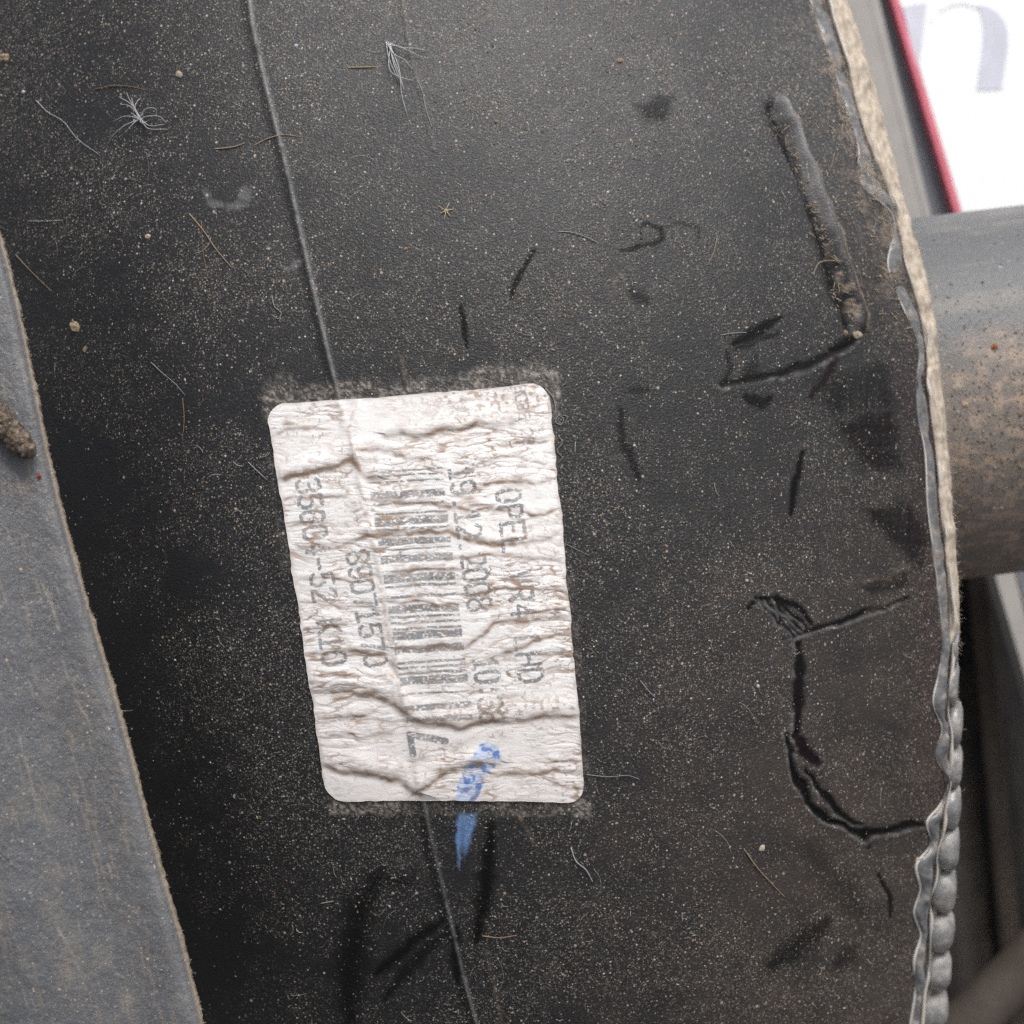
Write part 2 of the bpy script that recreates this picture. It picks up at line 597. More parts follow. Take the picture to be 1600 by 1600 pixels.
grime[ii] = np.maximum(grime[ii], 1.0 * np.exp(-((sg - 22 - 4 * vnoise(pos * 30, pos, 3)) / 3.2) ** 2) * env)
grime[ii] = np.maximum(grime[ii], 0.9 * np.exp(-((sg - 4) / 8) ** 2) * env * sstep(0.35, 0.9, pos) * sstep(-0.1, 0.4, vnoise(PX[ii] / 8, PY[ii] / 11, 14)))
# tan dirt lying along the right shoulder and foot
tanfld = sstep(120, 20, edge_x(PY) - PX) * sstep(620, 420, PY) * (0.5 + 0.5 * fbm(PX / 14, PY / 14, 31, 3))
tanfld = np.maximum(tanfld, 0.9 * sstep(75, 5, edge_x(PY) - PX) * sstep(1440, 1560, PY) * (0.5 + 0.6 * fbm(PX / 16, PY / 22, 32, 3)))
tanfld = np.maximum(tanfld, 0.55 * np.exp(-(((PX - 965) / 60) ** 2 + ((PY - 420) / 60) ** 2)) * sstep(-0.05, 0.5, fbm(PX / 12, PY / 12, 33, 3)))
grime = np.maximum(grime, 0.75 * sstep(0.25, 0.9, tanfld + 0.25 * fbm(PX / 5, PY / 5, 39, 2)))
# maroon stain next to the sealant
rb = sstep(75, 8, edge_x(PY) - PX) * sstep(470, 620, PY) * sstep(1330, 1230, PY)
red = np.maximum(red, 0.85 * rb * (0.55 + 0.6 * fbm(PX / 18, PY / 35, 35, 3)))
# mould line and its faint companions
ii = near(PX, PY, MOULD, 40)
d, side, pos = poly_dist(PX[ii], PY[ii], MOULD)
H[ii] += 0.00022 * np.exp(-(d / 3.6) ** 2)
jm = np.clip(0.72 + 0.45 * vnoise(PX[ii] / 14, PY[ii] / 9, 55) + 0.3 * vnoise(PX[ii] / 40, PY[ii] / 50, 57), 0.1, 1) * (1 - 0.35 * sstep(1200, 1300, PY[ii]) * sstep(1500, 1300, PY[ii]))
grey[ii] = np.maximum(grey[ii], 1.35 * np.exp(-(d / 2.5) ** 2) * jm * (1 - 0.45 * sstep(1200, 1300, PY[ii])))
wipe[ii] = np.maximum(wipe[ii], 0.55 * np.exp(-((d * side - 9) / 7) ** 2))
for pts, g in (([(806, 1264), (818, 1290), (836, 1322)], 0.5), ([(762, 1490), (772, 1540), (786, 1610)], 0.5),
               ([(628, 0), (640, 80), (665, 180), (678, 235)], 0.25), ([(625, 560), (640, 620)], 0.4), ([(640, 1285), (665, 1370)], 0.15)):
    ii = near(PX, PY, pts, 20)
    d, side, pos = poly_dist(PX[ii], PY[ii], pts)
    grime[ii] = np.maximum(grime[ii], g * np.exp(-(d / 3.5) ** 2) * (0.6 + 0.5 * vnoise(PX[ii] / 7, PY[ii] / 9, 56)))
    H[ii] += 0.0001 * np.exp(-(d / 3.5) ** 2)
# dull smears
for pts, w in (([(325, 300), (335, 318), (358, 326), (380, 318), (384, 298)], 13), ([(446, 418), (468, 412)], 8)):
    ii = near(PX, PY, pts, 30)
    x, y = wob(PX[ii], PY[ii], 4, 15, 70)
    d, side, pos = poly_dist(x, y, pts)
    grey[ii] = np.maximum(grey[ii], 0.5 * sstep(w * 0.7, w * 0.3, d) * np.clip(0.75 + 0.5 * vnoise(x / 9, y / 9, 71), 0, 1))
# dusty glue left around the shrunken sticker
LC = dict(TL=(417, 634), TR=(858, 598), BR=(916, 1254), BL=(512, 1249))


def border(px, py):
    """how far outside the sticker outline (px), >0 outside"""
    q = np.array([LC['TL'], LC['TR'], LC['BR'], LC['BL']], float)
    best = np.full(px.shape, -1e9)
    for k in range(4):
        a, b = q[k], q[(k + 1) % 4]
        n = np.array([(b - a)[1], -(b - a)[0]]); n /= np.linalg.norm(n)
        best = np.maximum(best, (px - a[0]) * n[0] + (py - a[1]) * n[1])
    return best


bd = border(PX, PY)
topb = sstep(-30, 0, 640 - PY); botb = sstep(1235, 1250, PY)
nz = fbm(PX / 26, PY / 14, 41, 4)
nz2 = fbm(PX / 7, PY / 7, 44, 3)
rag = 6 * vnoise(PX / 9, PY / 9, 48)
cd = np.minimum.reduce([np.hypot(PX - LC[k][0], PY - LC[k][1]) for k in LC])     # round the outer corners
res = sstep(36, 18, bd + rag + 10 * vnoise(PX / 55, PY / 80, 49)) * topb * (0.50 + 0.55 * nz + 0.45 * nz2)
res = np.maximum(res, sstep(28, 19, bd + 0.6 * rag) * botb * (0.42 + 0.45 * nz + 0.45 * nz2))
res = np.maximum(res, sstep(24, 3, bd + rag) * (0.12 + 0.35 * nz + 0.2 * nz2))
res = np.maximum(res, 0.6 * sstep(48, 15, np.hypot(PX - 434, PY - 618)) * (0.6 + 0.7 * nz2))
res = np.maximum(res, 0.7 * sstep(52, 15, np.hypot(PX - 834, PY - 606)) * (0.6 + 0.7 * nz2))
xl = np.where(PY < 900, 409, 512) + rag; xr = np.where(PY < 900, 872, 922) + rag
res = res * sstep(-8, 6, PX - xl) * sstep(-8, 6, xr - PX) * sstep(52, 22, np.where(bd > 14, cd, 0) * ((PX < xl + 24) | (PX > xr - 24)))
dark_gap = sstep(0.0, 0.5, vnoise(PX / 60, PY / 50, 47)) * botb * sstep(560, 640, PX) * sstep(830, 760, PX)
glue = np.clip(res, 0, 1) * (1 - 0.75 * dark_gap) * (bd > -6)
# marker stroke on the plastic
Bp = [(731, 1266), (727, 1298), (717, 1348)]
ii = near(PX, PY, Bp, 50)
x, y = wob(PX[ii], PY[ii], 2.5, 9, 90)
d, side, pos = poly_dist(x, y, Bp)
blue[ii] = sstep(16 * (1 - 0.5 * pos) + 3, 16 * (1 - 0.6 * pos) - 3, d) * sstep(1268, 1276, PY[ii]) * np.clip(0.75 + 0.5 * vnoise(x / 3.5, y / 45, 91) - 0.5 * sstep(0.6, 1, pos), 0, 1)

dust = np.clip(dust, 0.05, 1.6) * (1 - 0.88 * np.clip(wipe, 0, 1)) * (1 - 0.75 * blue)
col = np.empty(PX.shape + (3,)); col[:] = (0.0095, 0.0099, 0.0110)


def lay(c, m):
    global col
    col = col * (1 - m[..., None]) + np.array(c) * m[..., None]


lay((0.003, 0.003, 0.0034), np.clip(wipe, 0, 1) * 0.9)
warm = np.clip(sstep(650, 1350, PX) * sstep(500, 1300, PY) + 0.5 * sstep(1200, 1450, PX) * sstep(900, 200, PY), 0, 1)
lay((0.115, 0.088, 0.072), 0.30 * warm * np.clip(0.8 + 0.6 * fbm(PX / 60, PY / 60, 110, 4), 0, 1.4) * (1 - np.clip(wipe, 0, 1)))
lay((0.095, 0.100, 0.108), 0.26 * sstep(560, 0, PY) * sstep(150, 700, PX) * np.clip(0.9 + 0.5 * fbm(PX / 80, PY / 50, 112, 4), 0, 1.4) * (1 - np.clip(wipe, 0, 1)))  # paler blue-grey towards the top: sky sheen painted into the colour
lay((0.035, 0.010, 0.014), np.clip(red, 0, 1) * 0.7)
lay((0.19, 0.19, 0.192), np.clip(grey, 0, 1) * 0.8)
spk = sstep(-0.15, 0.55, vnoise(PX / 3.2, PY / 3.2, 101))
lay((0.24, 0.185, 0.135), np.clip(grime, 0, 1) * (0.35 + 0.65 * spk))
lay((0.27, 0.24, 0.205), np.clip(glue * 1.6, 0, 1) * (0.15 + 0.85 * spk) * 0.9)
lay((0.12, 0.22, 0.42), np.clip(blue, 0, 1) * 0.9)
H += (np.clip(grime, 0, 1) * 0.00018 + glue * 0.00012) * (0.5 + spk)
co = on_body(PX, PY, H)

# thickness: the shell turns in behind the sealant and closes with a rear half
root = thing('plastic_housing', 'dusty black grained plastic housing with scuffs and a sealed seam', 'car part', tuple(on_body(np.array(800.), np.array(1700.), np.array(0.0))))
ORG = np.array(on_body(np.array(800.), np.array(1700.), np.array(0.0)))
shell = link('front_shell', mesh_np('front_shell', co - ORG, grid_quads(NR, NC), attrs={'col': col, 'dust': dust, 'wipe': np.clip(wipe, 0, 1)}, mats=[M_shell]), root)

nb = 40
pyb = np.linspace(-150, 1750, 60)
uu = np.linspace(0, 1, nb)
PB = np.repeat(pyb[:, None], nb, 1)
XR = edge_x(PB); ZR = zbody(XR, PB); ZL = zbody(np.full_like(PB, -150.), PB)
a = uu[None, :] * np.pi
right = U(XR, PB, ZR); left = U(np.full_like(PB, -150.), PB, ZL)
mid = (right + left) / 2; half = (right - left) / 2
back = mid + half * np.cos(a)[..., None] + np.array([0, 0, -0.075]) * np.sin(a)[..., None] ** 0.7
link('rear_shell', mesh_np('rear_shell', back - ORG, grid_quads(60, nb, flip=True), mats=[M_rear]), root)
# end walls closing the box beyond the picture
for nm, row in (('end_wall', 0), ('end_wall', -1)):
    fr = U(PX[row, ::17], PY[row, ::17], Z[row, ::17]); bk = back[row][::-1]
    ring = np.concatenate([fr, bk]); c = ring.mean(0)
    n = len(ring)
    tri = [(n, k, (k + 1) % n) for k in range(n)]
    link(nm, mesh_np(nm, np.concatenate([ring, [c]]) - ORG, tris=tri, mats=[M_rear], smooth=False), root)

# ------------------------------------------------------------------ sticker
LR, LCn = 690, 470
b = np.linspace(0, 1, LR)[:, None]; aa = np.linspace(0, 1, LCn)[None, :]
Wp, Hp = 437.0, 640.0
rc = 30.0


def inset(t_px):
    k = np.clip(rc - t_px, 0, rc)
    return rc - np.sqrt(np.maximum(rc * rc - k * k, 0))


ins = inset(np.minimum(b, 1 - b) * Hp) / Wp
A = ins + aa * (1 - 2 * ins)
Bv = np.broadcast_to(b, A.shape)
c4 = {k: np.array(v, float) for k, v in LC.items()}
Q = ((1 - A) * (1 - Bv))[..., None] * c4['TL'] + (A * (1 - Bv))[..., None] * c4['TR'] + (A * Bv)[..., None] * c4['BR'] + ((1 - A) * Bv)[..., None] * c4['BL']
LX = Q[..., 0].copy(); LY = Q[..., 1].copy()
LX += (1.8 * vnoise(LY / 50, LX * 0, 200) + 1.0 * vnoise(LY / 11, LX * 0 + (A > 0.5) * 7, 201)) * (np.abs(A - 0.5) * 2) ** 4
LY += (1.8 * vnoise(LX / 60, LX * 0 + (Bv > 0.5) * 5, 202) + 0.7 * vnoise(LX / 12, LX * 0, 203)) * (np.abs(Bv - 0.5) * 2) ** 4
h = np.zeros_like(LX); dirt = np.zeros_like(LX)


def fold(pts, amp, w=9.0, dd=1.0, wobble=4.0, seed=0):
    ii = near(LX, LY, pts, 6 * w)
    x = LX[ii]; y = LY[ii] + wobble * fbm(LX[ii] / 30, LY[ii] / 50, 300 + seed, 3)
    d, side, pos = poly_dist(x, y, pts)
    s = d * side                                        # + below the crease
    env = (0.45 + 0.55 * np.sin(np.pi * np.clip(pos, 0.03, 0.97)) ** 0.5) * (1 + 0.35 * vnoise(pos * 9, pos * 0, 320 + seed))
    h[ii] += amp * env * (np.exp(-((np.minimum(s, 0) + w * 0.55) / (w * 1.25)) ** 2) * (s < 0) * 1.0
                          + np.exp(-((w * 0.55) / (w * 1.25)) ** 2) * (s >= 0) * np.exp(-(s / (w * 0.55)) ** 2)
                          - 0.22 * np.exp(-((s - w * 0.8) / (w * 0.6)) ** 2))
    dirt[ii] = np.maximum(dirt[ii], 1.25 * dd * env * np.exp(-((s - w * 0.35) / (w * 0.55)) ** 2) * np.clip(0.8 + 0.6 * vnoise(x / 10, y / 6, 330 + seed), 0, 1.2))
    dirt[ii] = np.maximum(dirt[ii], 0.5 * dd * env * np.exp(-((s + w * 0.4) / (w * 0.8)) ** 2) * sstep(0.1, 0.8, vnoise(x / 4.5, y / 4.5, 340 + seed)))


folds = [
    ([(420, 748), (470, 738), (520, 725), (552, 712), (575, 738), (588, 742)], 0.00062, 11, 1.0),
    ([(552, 700), (590, 700), (625, 708), (660, 716)], 0.00035, 9, 0.9),
    ([(605, 676), (650, 676), (700, 668), (750, 662), (800, 655)], 0.00060, 10, 1.0),
    ([(418, 680), (450, 668), (490, 664)], 0.00025, 8, 0.7),
    ([(430, 780), (470, 776), (540, 774)], 0.00022, 6, 0.8),
    ([(445, 818), (500, 816)], 0.00016, 5, 0.6),
    ([(470, 852), (520, 850), (575, 836), (620, 830), (700, 830), (760, 846), (800, 842)], 0.00042, 9, 1.0),
    ([(570, 778), (640, 782), (700, 786), (740, 792), (790, 792), (830, 800), (866, 798)], 0.00034, 7, 1.0),
    ([(745, 760), (800, 752), (860, 750)], 0.00030, 7, 1.0),
    ([(780, 690), (820, 688), (852, 688)], 0.00026, 7, 0.9),
    ([(755, 720), (800, 712), (850, 722)], 0.00020, 5, 0.8),
    ([(735, 842), (790, 848), (840, 842), (870, 830)], 0.00032, 8, 1.0),
    ([(700, 870), (760, 866), (872, 872)], 0.00024, 6, 0.7),
    ([(455, 905), (500, 902), (560, 906)], 0.00022, 6, 0.8),
    ([(590, 896), (650, 886), (720, 888)], 0.00022, 6, 0.8),
    ([(725, 926), (790, 916), (885, 918)], 0.00034, 7, 1.0),
    ([(600, 938), (680, 940), (720, 942)], 0.00026, 6, 0.9),
    ([(465, 940), (540, 944), (600, 952)], 0.00018, 5, 0.6),
    ([(830, 955), (860, 952), (888, 946)], 0.00026, 6, 0.9),
    ([(620, 1010), (680, 1008), (725, 1006), (755, 990), (770, 974), (800, 966), (840, 962), (888, 958)], 0.00044, 9, 1.0),
    ([(472, 984), (505, 974), (540, 972)], 0.00030, 7, 0.9),
    ([(780, 1022), (815, 1006), (850, 996), (890, 986)], 0.00036, 8, 1.0),
    ([(838, 1022), (870, 1014), (895, 1020)], 0.00028, 7, 1.0),
    ([(480, 1022), (560, 1014), (600, 1020), (618, 1034)], 0.00040, 8, 1.0),
    ([(486, 1054), (540, 1052), (590, 1052)], 0.00020, 6, 0.6),
    ([(490, 1074), (540, 1076), (585, 1078), (622, 1100), (640, 1112), (660, 1126), (720, 1128), (770, 1122), (820, 1118), (905, 1108)], 0.00085, 14, 1.0),
    ([(500, 1116), (540, 1120), (585, 1106)], 0.00024, 7, 0.8),
    ([(505, 1150), (560, 1146), (610, 1142)], 0.00022, 7, 0.6),
    ([(505, 1192), (545, 1196), (590, 1204), (625, 1216), (655, 1232)], 0.00078, 13, 1.0),
    ([(655, 1232), (675, 1212), (700, 1196), (740, 1190), (780, 1190)], 0.00060, 11, 1.0),
    ([(770, 1206), (830, 1204), (862, 1196), (912, 1202)], 0.00034, 8, 0.9),
    ([(850, 1180), (905, 1186)], 0.00022, 6, 0.7),
    ([(850, 1212), (880, 1222), (912, 1224)], 0.00026, 7, 0.8),
    ([(640, 1182), (690, 1172), (740, 1150)], 0.00020, 12, 0.3),
]
for k, (p, am, w, dd) in enumerate(folds):
    fold(p, am * (0.50 if am < 0.0005 else 0.66), w, dd, wobble=6.0, seed=k)
# paper bridging the mould line, long crease beside it
d, side, pos = poly_dist(LX, LY, MOULD)
h += 0.0003 * np.exp(-(d / 8) ** 2) + 0.00035 * np.exp(-((d * side + 14) / 12) ** 2) * sstep(-0.2, 0.5, vnoise(LX * 0, LY / 60, 210))
dirt = np.maximum(dirt, 0.45 * np.exp(-((d * side - 5) / 4) ** 2) * sstep(0.0, 0.6, vnoise(LX / 30, LY / 35, 211)))
fold([(556, 640), (548, 672), (556, 706)], 0.00025, 8, 0.5, seed=60)
fold([(575, 822), (566, 795), (556, 772)], 0.0003, 8, 0.6, seed=61)
fold([(606, 1000), (600, 960), (594, 920)], 0.0003, 7, 0.7, seed=62)
fold([(632, 1078), (612, 1056), (596, 1040)], 0.0003, 7, 0.5, seed=63)
# dense fine wrinkles across the width
wx = LX + 10 * fbm(LX / 60, LY / 40, 220, 2); wy = LY + 8 * fbm(LX / 55, LY / 55, 222, 3)
smoothpart = np.maximum.reduce([np.exp(-(((LX - 580) / 45) ** 2 + ((LY - 660) / 35) ** 2)), np.exp(-(((LX - 860) / 50) ** 2 + ((LY - 1085) / 30) ** 2)),
                                np.exp(-(((LX - 585) / 60) ** 2 + ((LY - 1225) / 22) ** 2)), np.exp(-(((LX - 730) / 60) ** 2 + ((LY - 1150) / 28) ** 2)), np.exp(-(((LX - 530) / 28) ** 2 + ((LY - 800) / 30) ** 2))])
act = np.clip(0.70 + 0.25 * sstep(680, 800, LX) + 0.9 * fbm(LX / 90, LY / 70, 230, 3), 0.08, 1.3) * (1 - 0.85 * smoothpart)
for (sx, sy, am, thr, sdn) in ((58, 13, 0.000075, 0.13, 240), (34, 7.5, 0.00005, 0.14, 250), (15, 4.2, 0.00004, 0.17, 260)):
    n = fbm(wx / sx, wy / sy, sdn, 2)
    rdg = 1 - np.abs(n) * 2.2
    h -= am * act * np.clip(rdg, 0, 1) ** 2
    h += am * 0.7 * act * n
    dirt = np.maximum(dirt, (1.15 if sx > 30 else 0.8) * act * sstep(thr * 0.9, thr * 0.15, np.abs(n)) * np.clip(0.55 + 1.0 * vnoise(LX / 24, LY / 24, sdn + 7), 0, 1))
# edges lie flat
em = sstep(0, 0.02, np.minimum(A, 1 - A)) * sstep(0, 0.014, np.minimum(Bv, 1 - Bv))
h = h * (0.35 + 0.65 * em) + 0.00045
h = np.where(h < 0.00025, 0.00025 * np.exp((h - 0.00025) / 0.00025), h)
lc = np.empty(LX.shape + (3,)); lc[:] = (0.78, 0.76, 0.735)
pinkish = sstep(1040, 1150, LY) * 0.65
lc = lc * (1 - pinkish[..., None]) + np.array((0.71, 0.67, 0.64)) * pinkish[..., None]
lc *= (1 + 0.06 * fbm(LX / 30, LY / 20, 270, 4))[..., None]
# grey see-through wear
wear = sstep(0.15, 0.6, fbm(LX / 24, LY / 12, 275, 4)) * 0.34
lc = lc * (1 - wear[..., None]) + np.array((0.50, 0.49, 0.475)) * wear[..., None]

# stroke lettering ---------------------------------------------------
GL = {
    '0': [[(.2, 0), (.8, 0), (1, .18), (1, .82), (.8, 1), (.2, 1), (0, .82), (0, .18), (.2, 0)]],
    '1': [[(.1, .78), (.5, 1), (.5, 0)], [(.1, 0), (.9, 0)]],
    '2': [[(0, .8), (.2, 1), (.8, 1), (1, .8), (1, .58), (0, .05), (0, 0), (1, 0)]],
    '3': [[(0, .85), (.2, 1), (.8, 1), (1, .83), (1, .65), (.8, .53), (.4, .53)], [(.8, .53), (1, .38), (1, .17), (.8, 0), (.2, 0), (0, .15)]],
    '4': [[(.75, 0), (.75, 1), (0, .3), (1, .3)]],
    '5': [[(.95, 1), (.1, 1), (.05, .55), (.7, .6), (1, .42), (1, .18), (.75, 0), (.2, 0), (0, .14)]],
    '6': [[(.9, .9), (.65, 1), (.3, 1), (0, .7), (0, .2), (.2, 0), (.8, 0), (1, .18), (1, .4), (.8, .56), (.2, .56), (0, .42)]],
    '7': [[(0, 1), (1, 1), (.35, 0)]],
    '8': [[(.25, .53), (.02, .7), (.02, .85), (.22, 1), (.78, 1), (.98, .85), (.98, .7), (.75, .53), (.25, .53), (0, .36), (0, .16), (.22, 0), (.78, 0), (1, .16), (1, .36), (.75, .53)]],
    '9': [[(.1, .1), (.35, 0), (.7, 0), (1, .3), (1, .8), (.8, 1), (.2, 1), (0, .82), (0, .6), (.2, .44), (.8, .44), (1, .58)]],
    'O': [[(.25, 0), (.75, 0), (1, .25), (1, .75), (.75, 1), (.25, 1), (0, .75), (0, .25), (.25, 0)]],
    'P': [[(0, 0), (0, 1), (.75, 1), (1, .85), (1, .6), (.75, .45), (0, .45)]],
    'E': [[(1, 0), (0, 0), (0, 1), (1, 1)], [(0, .52), (.75, .52)]],
    'L': [[(0, 1), (0, 0), (1, 0)]],
    'V': [[(0, 1), (.5, 0), (1, 1)]],
    'R': [[(0, 0), (0, 1), (.75, 1), (1, .85), (1, .65), (.75, .5), (0, .5)], [(.5, .5), (1, 0)]],
    'H': [[(0, 0), (0, 1)], [(1, 0), (1, 1)], [(0, .5), (1, .5)]],
    'D': [[(0, 0), (0, 1), (.65, 1), (1, .75), (1, .25), (.65, 0), (0, 0)]],
    'K': [[(0, 0), (0, 1)], [(1, 1), (.05, .42)], [(.3, .58), (1, 0)]],
    '-': [[(.05, .45), (.95, .45)]],
    '.': [[(.4, .02), (.6, .02)]],
    ':': [[(.45, .15), (.55, .15)], [(.45, .65), (.55, .65)]],
}
ink = np.zeros_like(LX)


def print_text(s, p0, p1, cap, wch=0.72, sw=4.4, strength=1.0):
    sw = sw * 1.12
    """text from p0 to p1 (baseline, reading down the picture), letters' tops to the right"""
    p0 = np.array(p0, float); p1 = np.array(p1, float)
    L = np.linalg.norm(p1 - p0); d = (p1 - p0) / L; upv = np.array([-d[1], d[0]]) * -1
    upv = np.array([d[1], -d[0]])
    adv = L / len(s)
    for k, ch in enumerate(s):
        if ch == ' ': continue
        o = p0 + d * adv * (k + (1 - wch) / 2)
        for st in GL[ch]:
            pts = [tuple(o + d * gx * adv * wch + upv * gy * cap) for gx, gy in st]
            ii = near(LX, LY, pts, sw * 2)
            x = LX[ii] + 0.9 * vnoise(LX[ii] / 5, LY[ii] / 5, 400); y = LY[ii] + 0.9 * vnoise(LX[ii] / 5, LY[ii] / 5, 401)
            dd, _, _ = poly_dist(x, y, pts)
            ink[ii] = np.maximum(ink[ii], strength * sstep(sw * 0.62, sw * 0.38, dd))


print_text('35604-52 K10', (463, 749), (507, 1042), 35, 0.70, 5.0)
print_text('89071570', (541, 862), (573, 1044), 33, 0.72, 5.0)
print_text('19.12.2008', (701, 731), (733, 957), 36, 0.72, 5.0)
print_text('10:38', (740, 1028), (752, 1131), 36, 0.74, 5.0)
print_text('OPEL VR4 LHD', (775, 764), (813, 1070), 36, 0.66, 5.2)
print_text('8085 28', (803, 603), (818, 698), 17, 0.72, 2.8, 0.75)
GL['|'] = []
ii = near(LX, LY, [(640, 1146), (697, 1178)], 20)
dd_, _, _ = poly_dist(LX[ii], LY[ii], [(696, 1157), (641, 1146), (646, 1176)])
ink[ii] = np.maximum(ink[ii], sstep(6.2, 4.6, dd_))
bars = [(735, 3), (742, 3), (751, 3), (772, 12), (786, 3), (801, 3), (813, 14), (825, 4), (845, 11), (857, 3), (872, 12), (890, 3), (902, 13), (914, 4),
        (930, 5), (950, 13), (962, 4), (971, 4), (980, 4), (990, 13), (1012, 12), (1032, 4), (1040, 4), (1049, 4), (1061, 13), (1081, 3), (1103, 10), (1121, 9)]
for yb, t in bars:
    k = (yb - 740) / 390.0
    x0 = 574 + 62 * k; x1 = 692 + 48 * k
    yy = LY + (LX - (x0 + x1) / 2) * 0.055 + 1.2 * vnoise(LX / 14, LY / 14, 410)
    m = sstep(t * 0.5 + 0.8, t * 0.5 - 0.8, np.abs(yy - yb)) * sstep(x0 - 1, x0 + 2, LX) * sstep(x1 + 1, x1 - 2, LX)
    ink = np.maximum(ink, m)
drop = sstep(-0.68, -0.08, fbm(LX / 3.2, LY / 2.2, 420, 2)) * (0.80 + 0.2 * sstep(-0.3, 0.2, fbm(LX / 30, LY / 18, 425, 3)))
ink = ink * np.clip(drop, 0, 1)
im = (ink * 0.93)[..., None]
lc = lc * (1 - im) + np.array((0.18, 0.19, 0.20)) * im
# marker stroke
Bl = [(762, 1178), (742, 1205), (724, 1255)]
d, side, pos = poly_dist(LX + 3 * vnoise(LX / 9, LY / 9, 430), LY, Bl)
bm = sstep(21 - 3 * pos, 17 - 3 * pos, d)
n2 = fbm(LX / 9, LY / 7, 431, 3)
bc1 = np.array((0.40, 0.54, 0.76)); bc2 = np.array((0.09, 0.20, 0.52))
k2 = np.clip(sstep(0.05, 0.3, n2) + 0.45 * np.exp(-((d * side + 14) / 5) ** 2), 0, 1)[..., None]
bmm = (bm * np.clip(0.72 + 0.5 * n2 + 0.1, 0.0, 0.97))[..., None]
lc = lc * (1 - bmm) + (bc1 * (1 - k2) + bc2 * k2) * bmm
# dirt in the creases and stippled over the head
head = sstep(700, 610, LY) * sstep(590, 720, LX) * sstep(0.05, 0.42, fbm(LX / 6, LY / 5, 440, 3)) * 0.85
foot = np.exp(-((LY - 1108 + (LX - 800) * 0.06) / 20) ** 2) * sstep(620, 760, LX) * sstep(0.02, 0.42, fbm(LX / 6, LY / 5, 446, 3)) * 0.8
spots = sstep(0.62, 0.75, vnoise(LX / 5.0, LY / 4.2, 450)) * sstep(0.0, 0.5, fbm(LX / 60, LY / 60, 451, 2)) * 0.6
dirt = np.clip(np.maximum.reduce([dirt * 0.9, head, foot, spots, 0.6 * sstep(8, 0, np.minimum(np.minimum(A, 1 - A) * Wp, np.minimum(Bv, 1 - Bv) * Hp)) * (0.6 + 0.5 * vnoise(LX / 12, LY / 12, 455))]), 0, 1)
dm = (dirt * 0.88)[..., None]
dcol = np.array((0.30, 0.203, 0.138)) * (1 + 0.25 * fbm(LX / 15, LY / 15, 460, 2))[..., None]
lc = lc * (1 - dm) + dcol * dm
ob = np.exp(-(((LX - 818) / 17) ** 2 + ((LY - 836) / 5) ** 2)) * sstep(0.0, 0.4, vnoise(LX / 4, LY / 4, 461))
lc = lc * (1 - 0.8 * ob[..., None]) + np.array((0.42, 0.24, 0.09)) * 0.8 * ob[..., None]
top = on_body(LX, LY, h)
# underside rim so that the paper has thickness
rim_r = np.concatenate([np.arange(LCn), (np.arange(1, LR) * LCn + LCn - 1), ((LR - 1) * LCn + np.arange(LCn - 2, -1, -1)), (np.arange(LR - 2, 0, -1) * LCn)])
rimco = on_body(LX.ravel()[rim_r], LY.ravel()[rim_r], np.full(len(rim_r), 0.00002))
n0 = LR * LCn; nr_ = len(rim_r)
rq = np.stack([rim_r, np.roll(rim_r, -1), n0 + np.roll(np.arange(nr_), -1), n0 + np.arange(nr_)], 1)[:, ::-1]
lco = np.concatenate([top.reshape(-1, 3), rimco])
lcol = np.concatenate([lc.reshape(-1, 3), np.tile((0.42, 0.37, 0.31), (nr_, 1))])
LO = np.array(on_body(np.array(714.), np.array(1250.), np.array(0.0)))
sticker = link('sticker', mesh_np('sticker', lco - LO, np.concatenate([grid_quads(LR, LCn), rq]), attrs={'col': np.clip(lcol, 0, 0.9)}, mats=[M_label]), origin=tuple(LO))
tag(sticker, 'wrinkled white barcode sticker with printed numbers and a blue pen mark', 'sticker')

# ------------------------------------------------------------------ seam: sealant and dusty rim
INNER = [(-150, 1235), (0, 1262), (60, 1282), (110, 1300), (150, 1312), (230, 1337), (290, 1343), (330, 1386), (420, 1384), (470, 1402), (545, 1432), (600, 1428), (650, 1431),
         (700, 1440), (800, 1446), (880, 1457), (960, 1466), (1010, 1470), (1055, 1462), (1100, 1454), (1140, 1468), (1180, 1458), (1225, 1476), (1262, 1462), (1280, 1446),
         (1320, 1450), (1350, 1428), (1390, 1434), (1425, 1424), (1460, 1434), (1500, 1424), (1545, 1426), (1600, 1418), (1760, 1405)]
MID = [(-150, 1250), (0, 1286), (100, 1318), (200, 1344), (320, 1392), (420, 1412), (520, 1440), (600, 1444), (700, 1458), (800, 1466), (900, 1478), (1000, 1482), (1100, 1475), (1200, 1478),
       (1300, 1464), (1400, 1450), (1500, 1442), (1600, 1434), (1760, 1420)]
OUTER = [(-150, 1270), (0, 1322), (70, 1346), (180, 1377), (280, 1402), (340, 1417), (420, 1441), (480, 1453), (560, 1463), (700, 1477), (800, 1485), (900, 1490), (1000, 1493), (1060, 1494),
         (1150, 1492), (1300, 1488), (1400, 1484), (1500, 1476), (1600, 1470), (1760, 1455)]


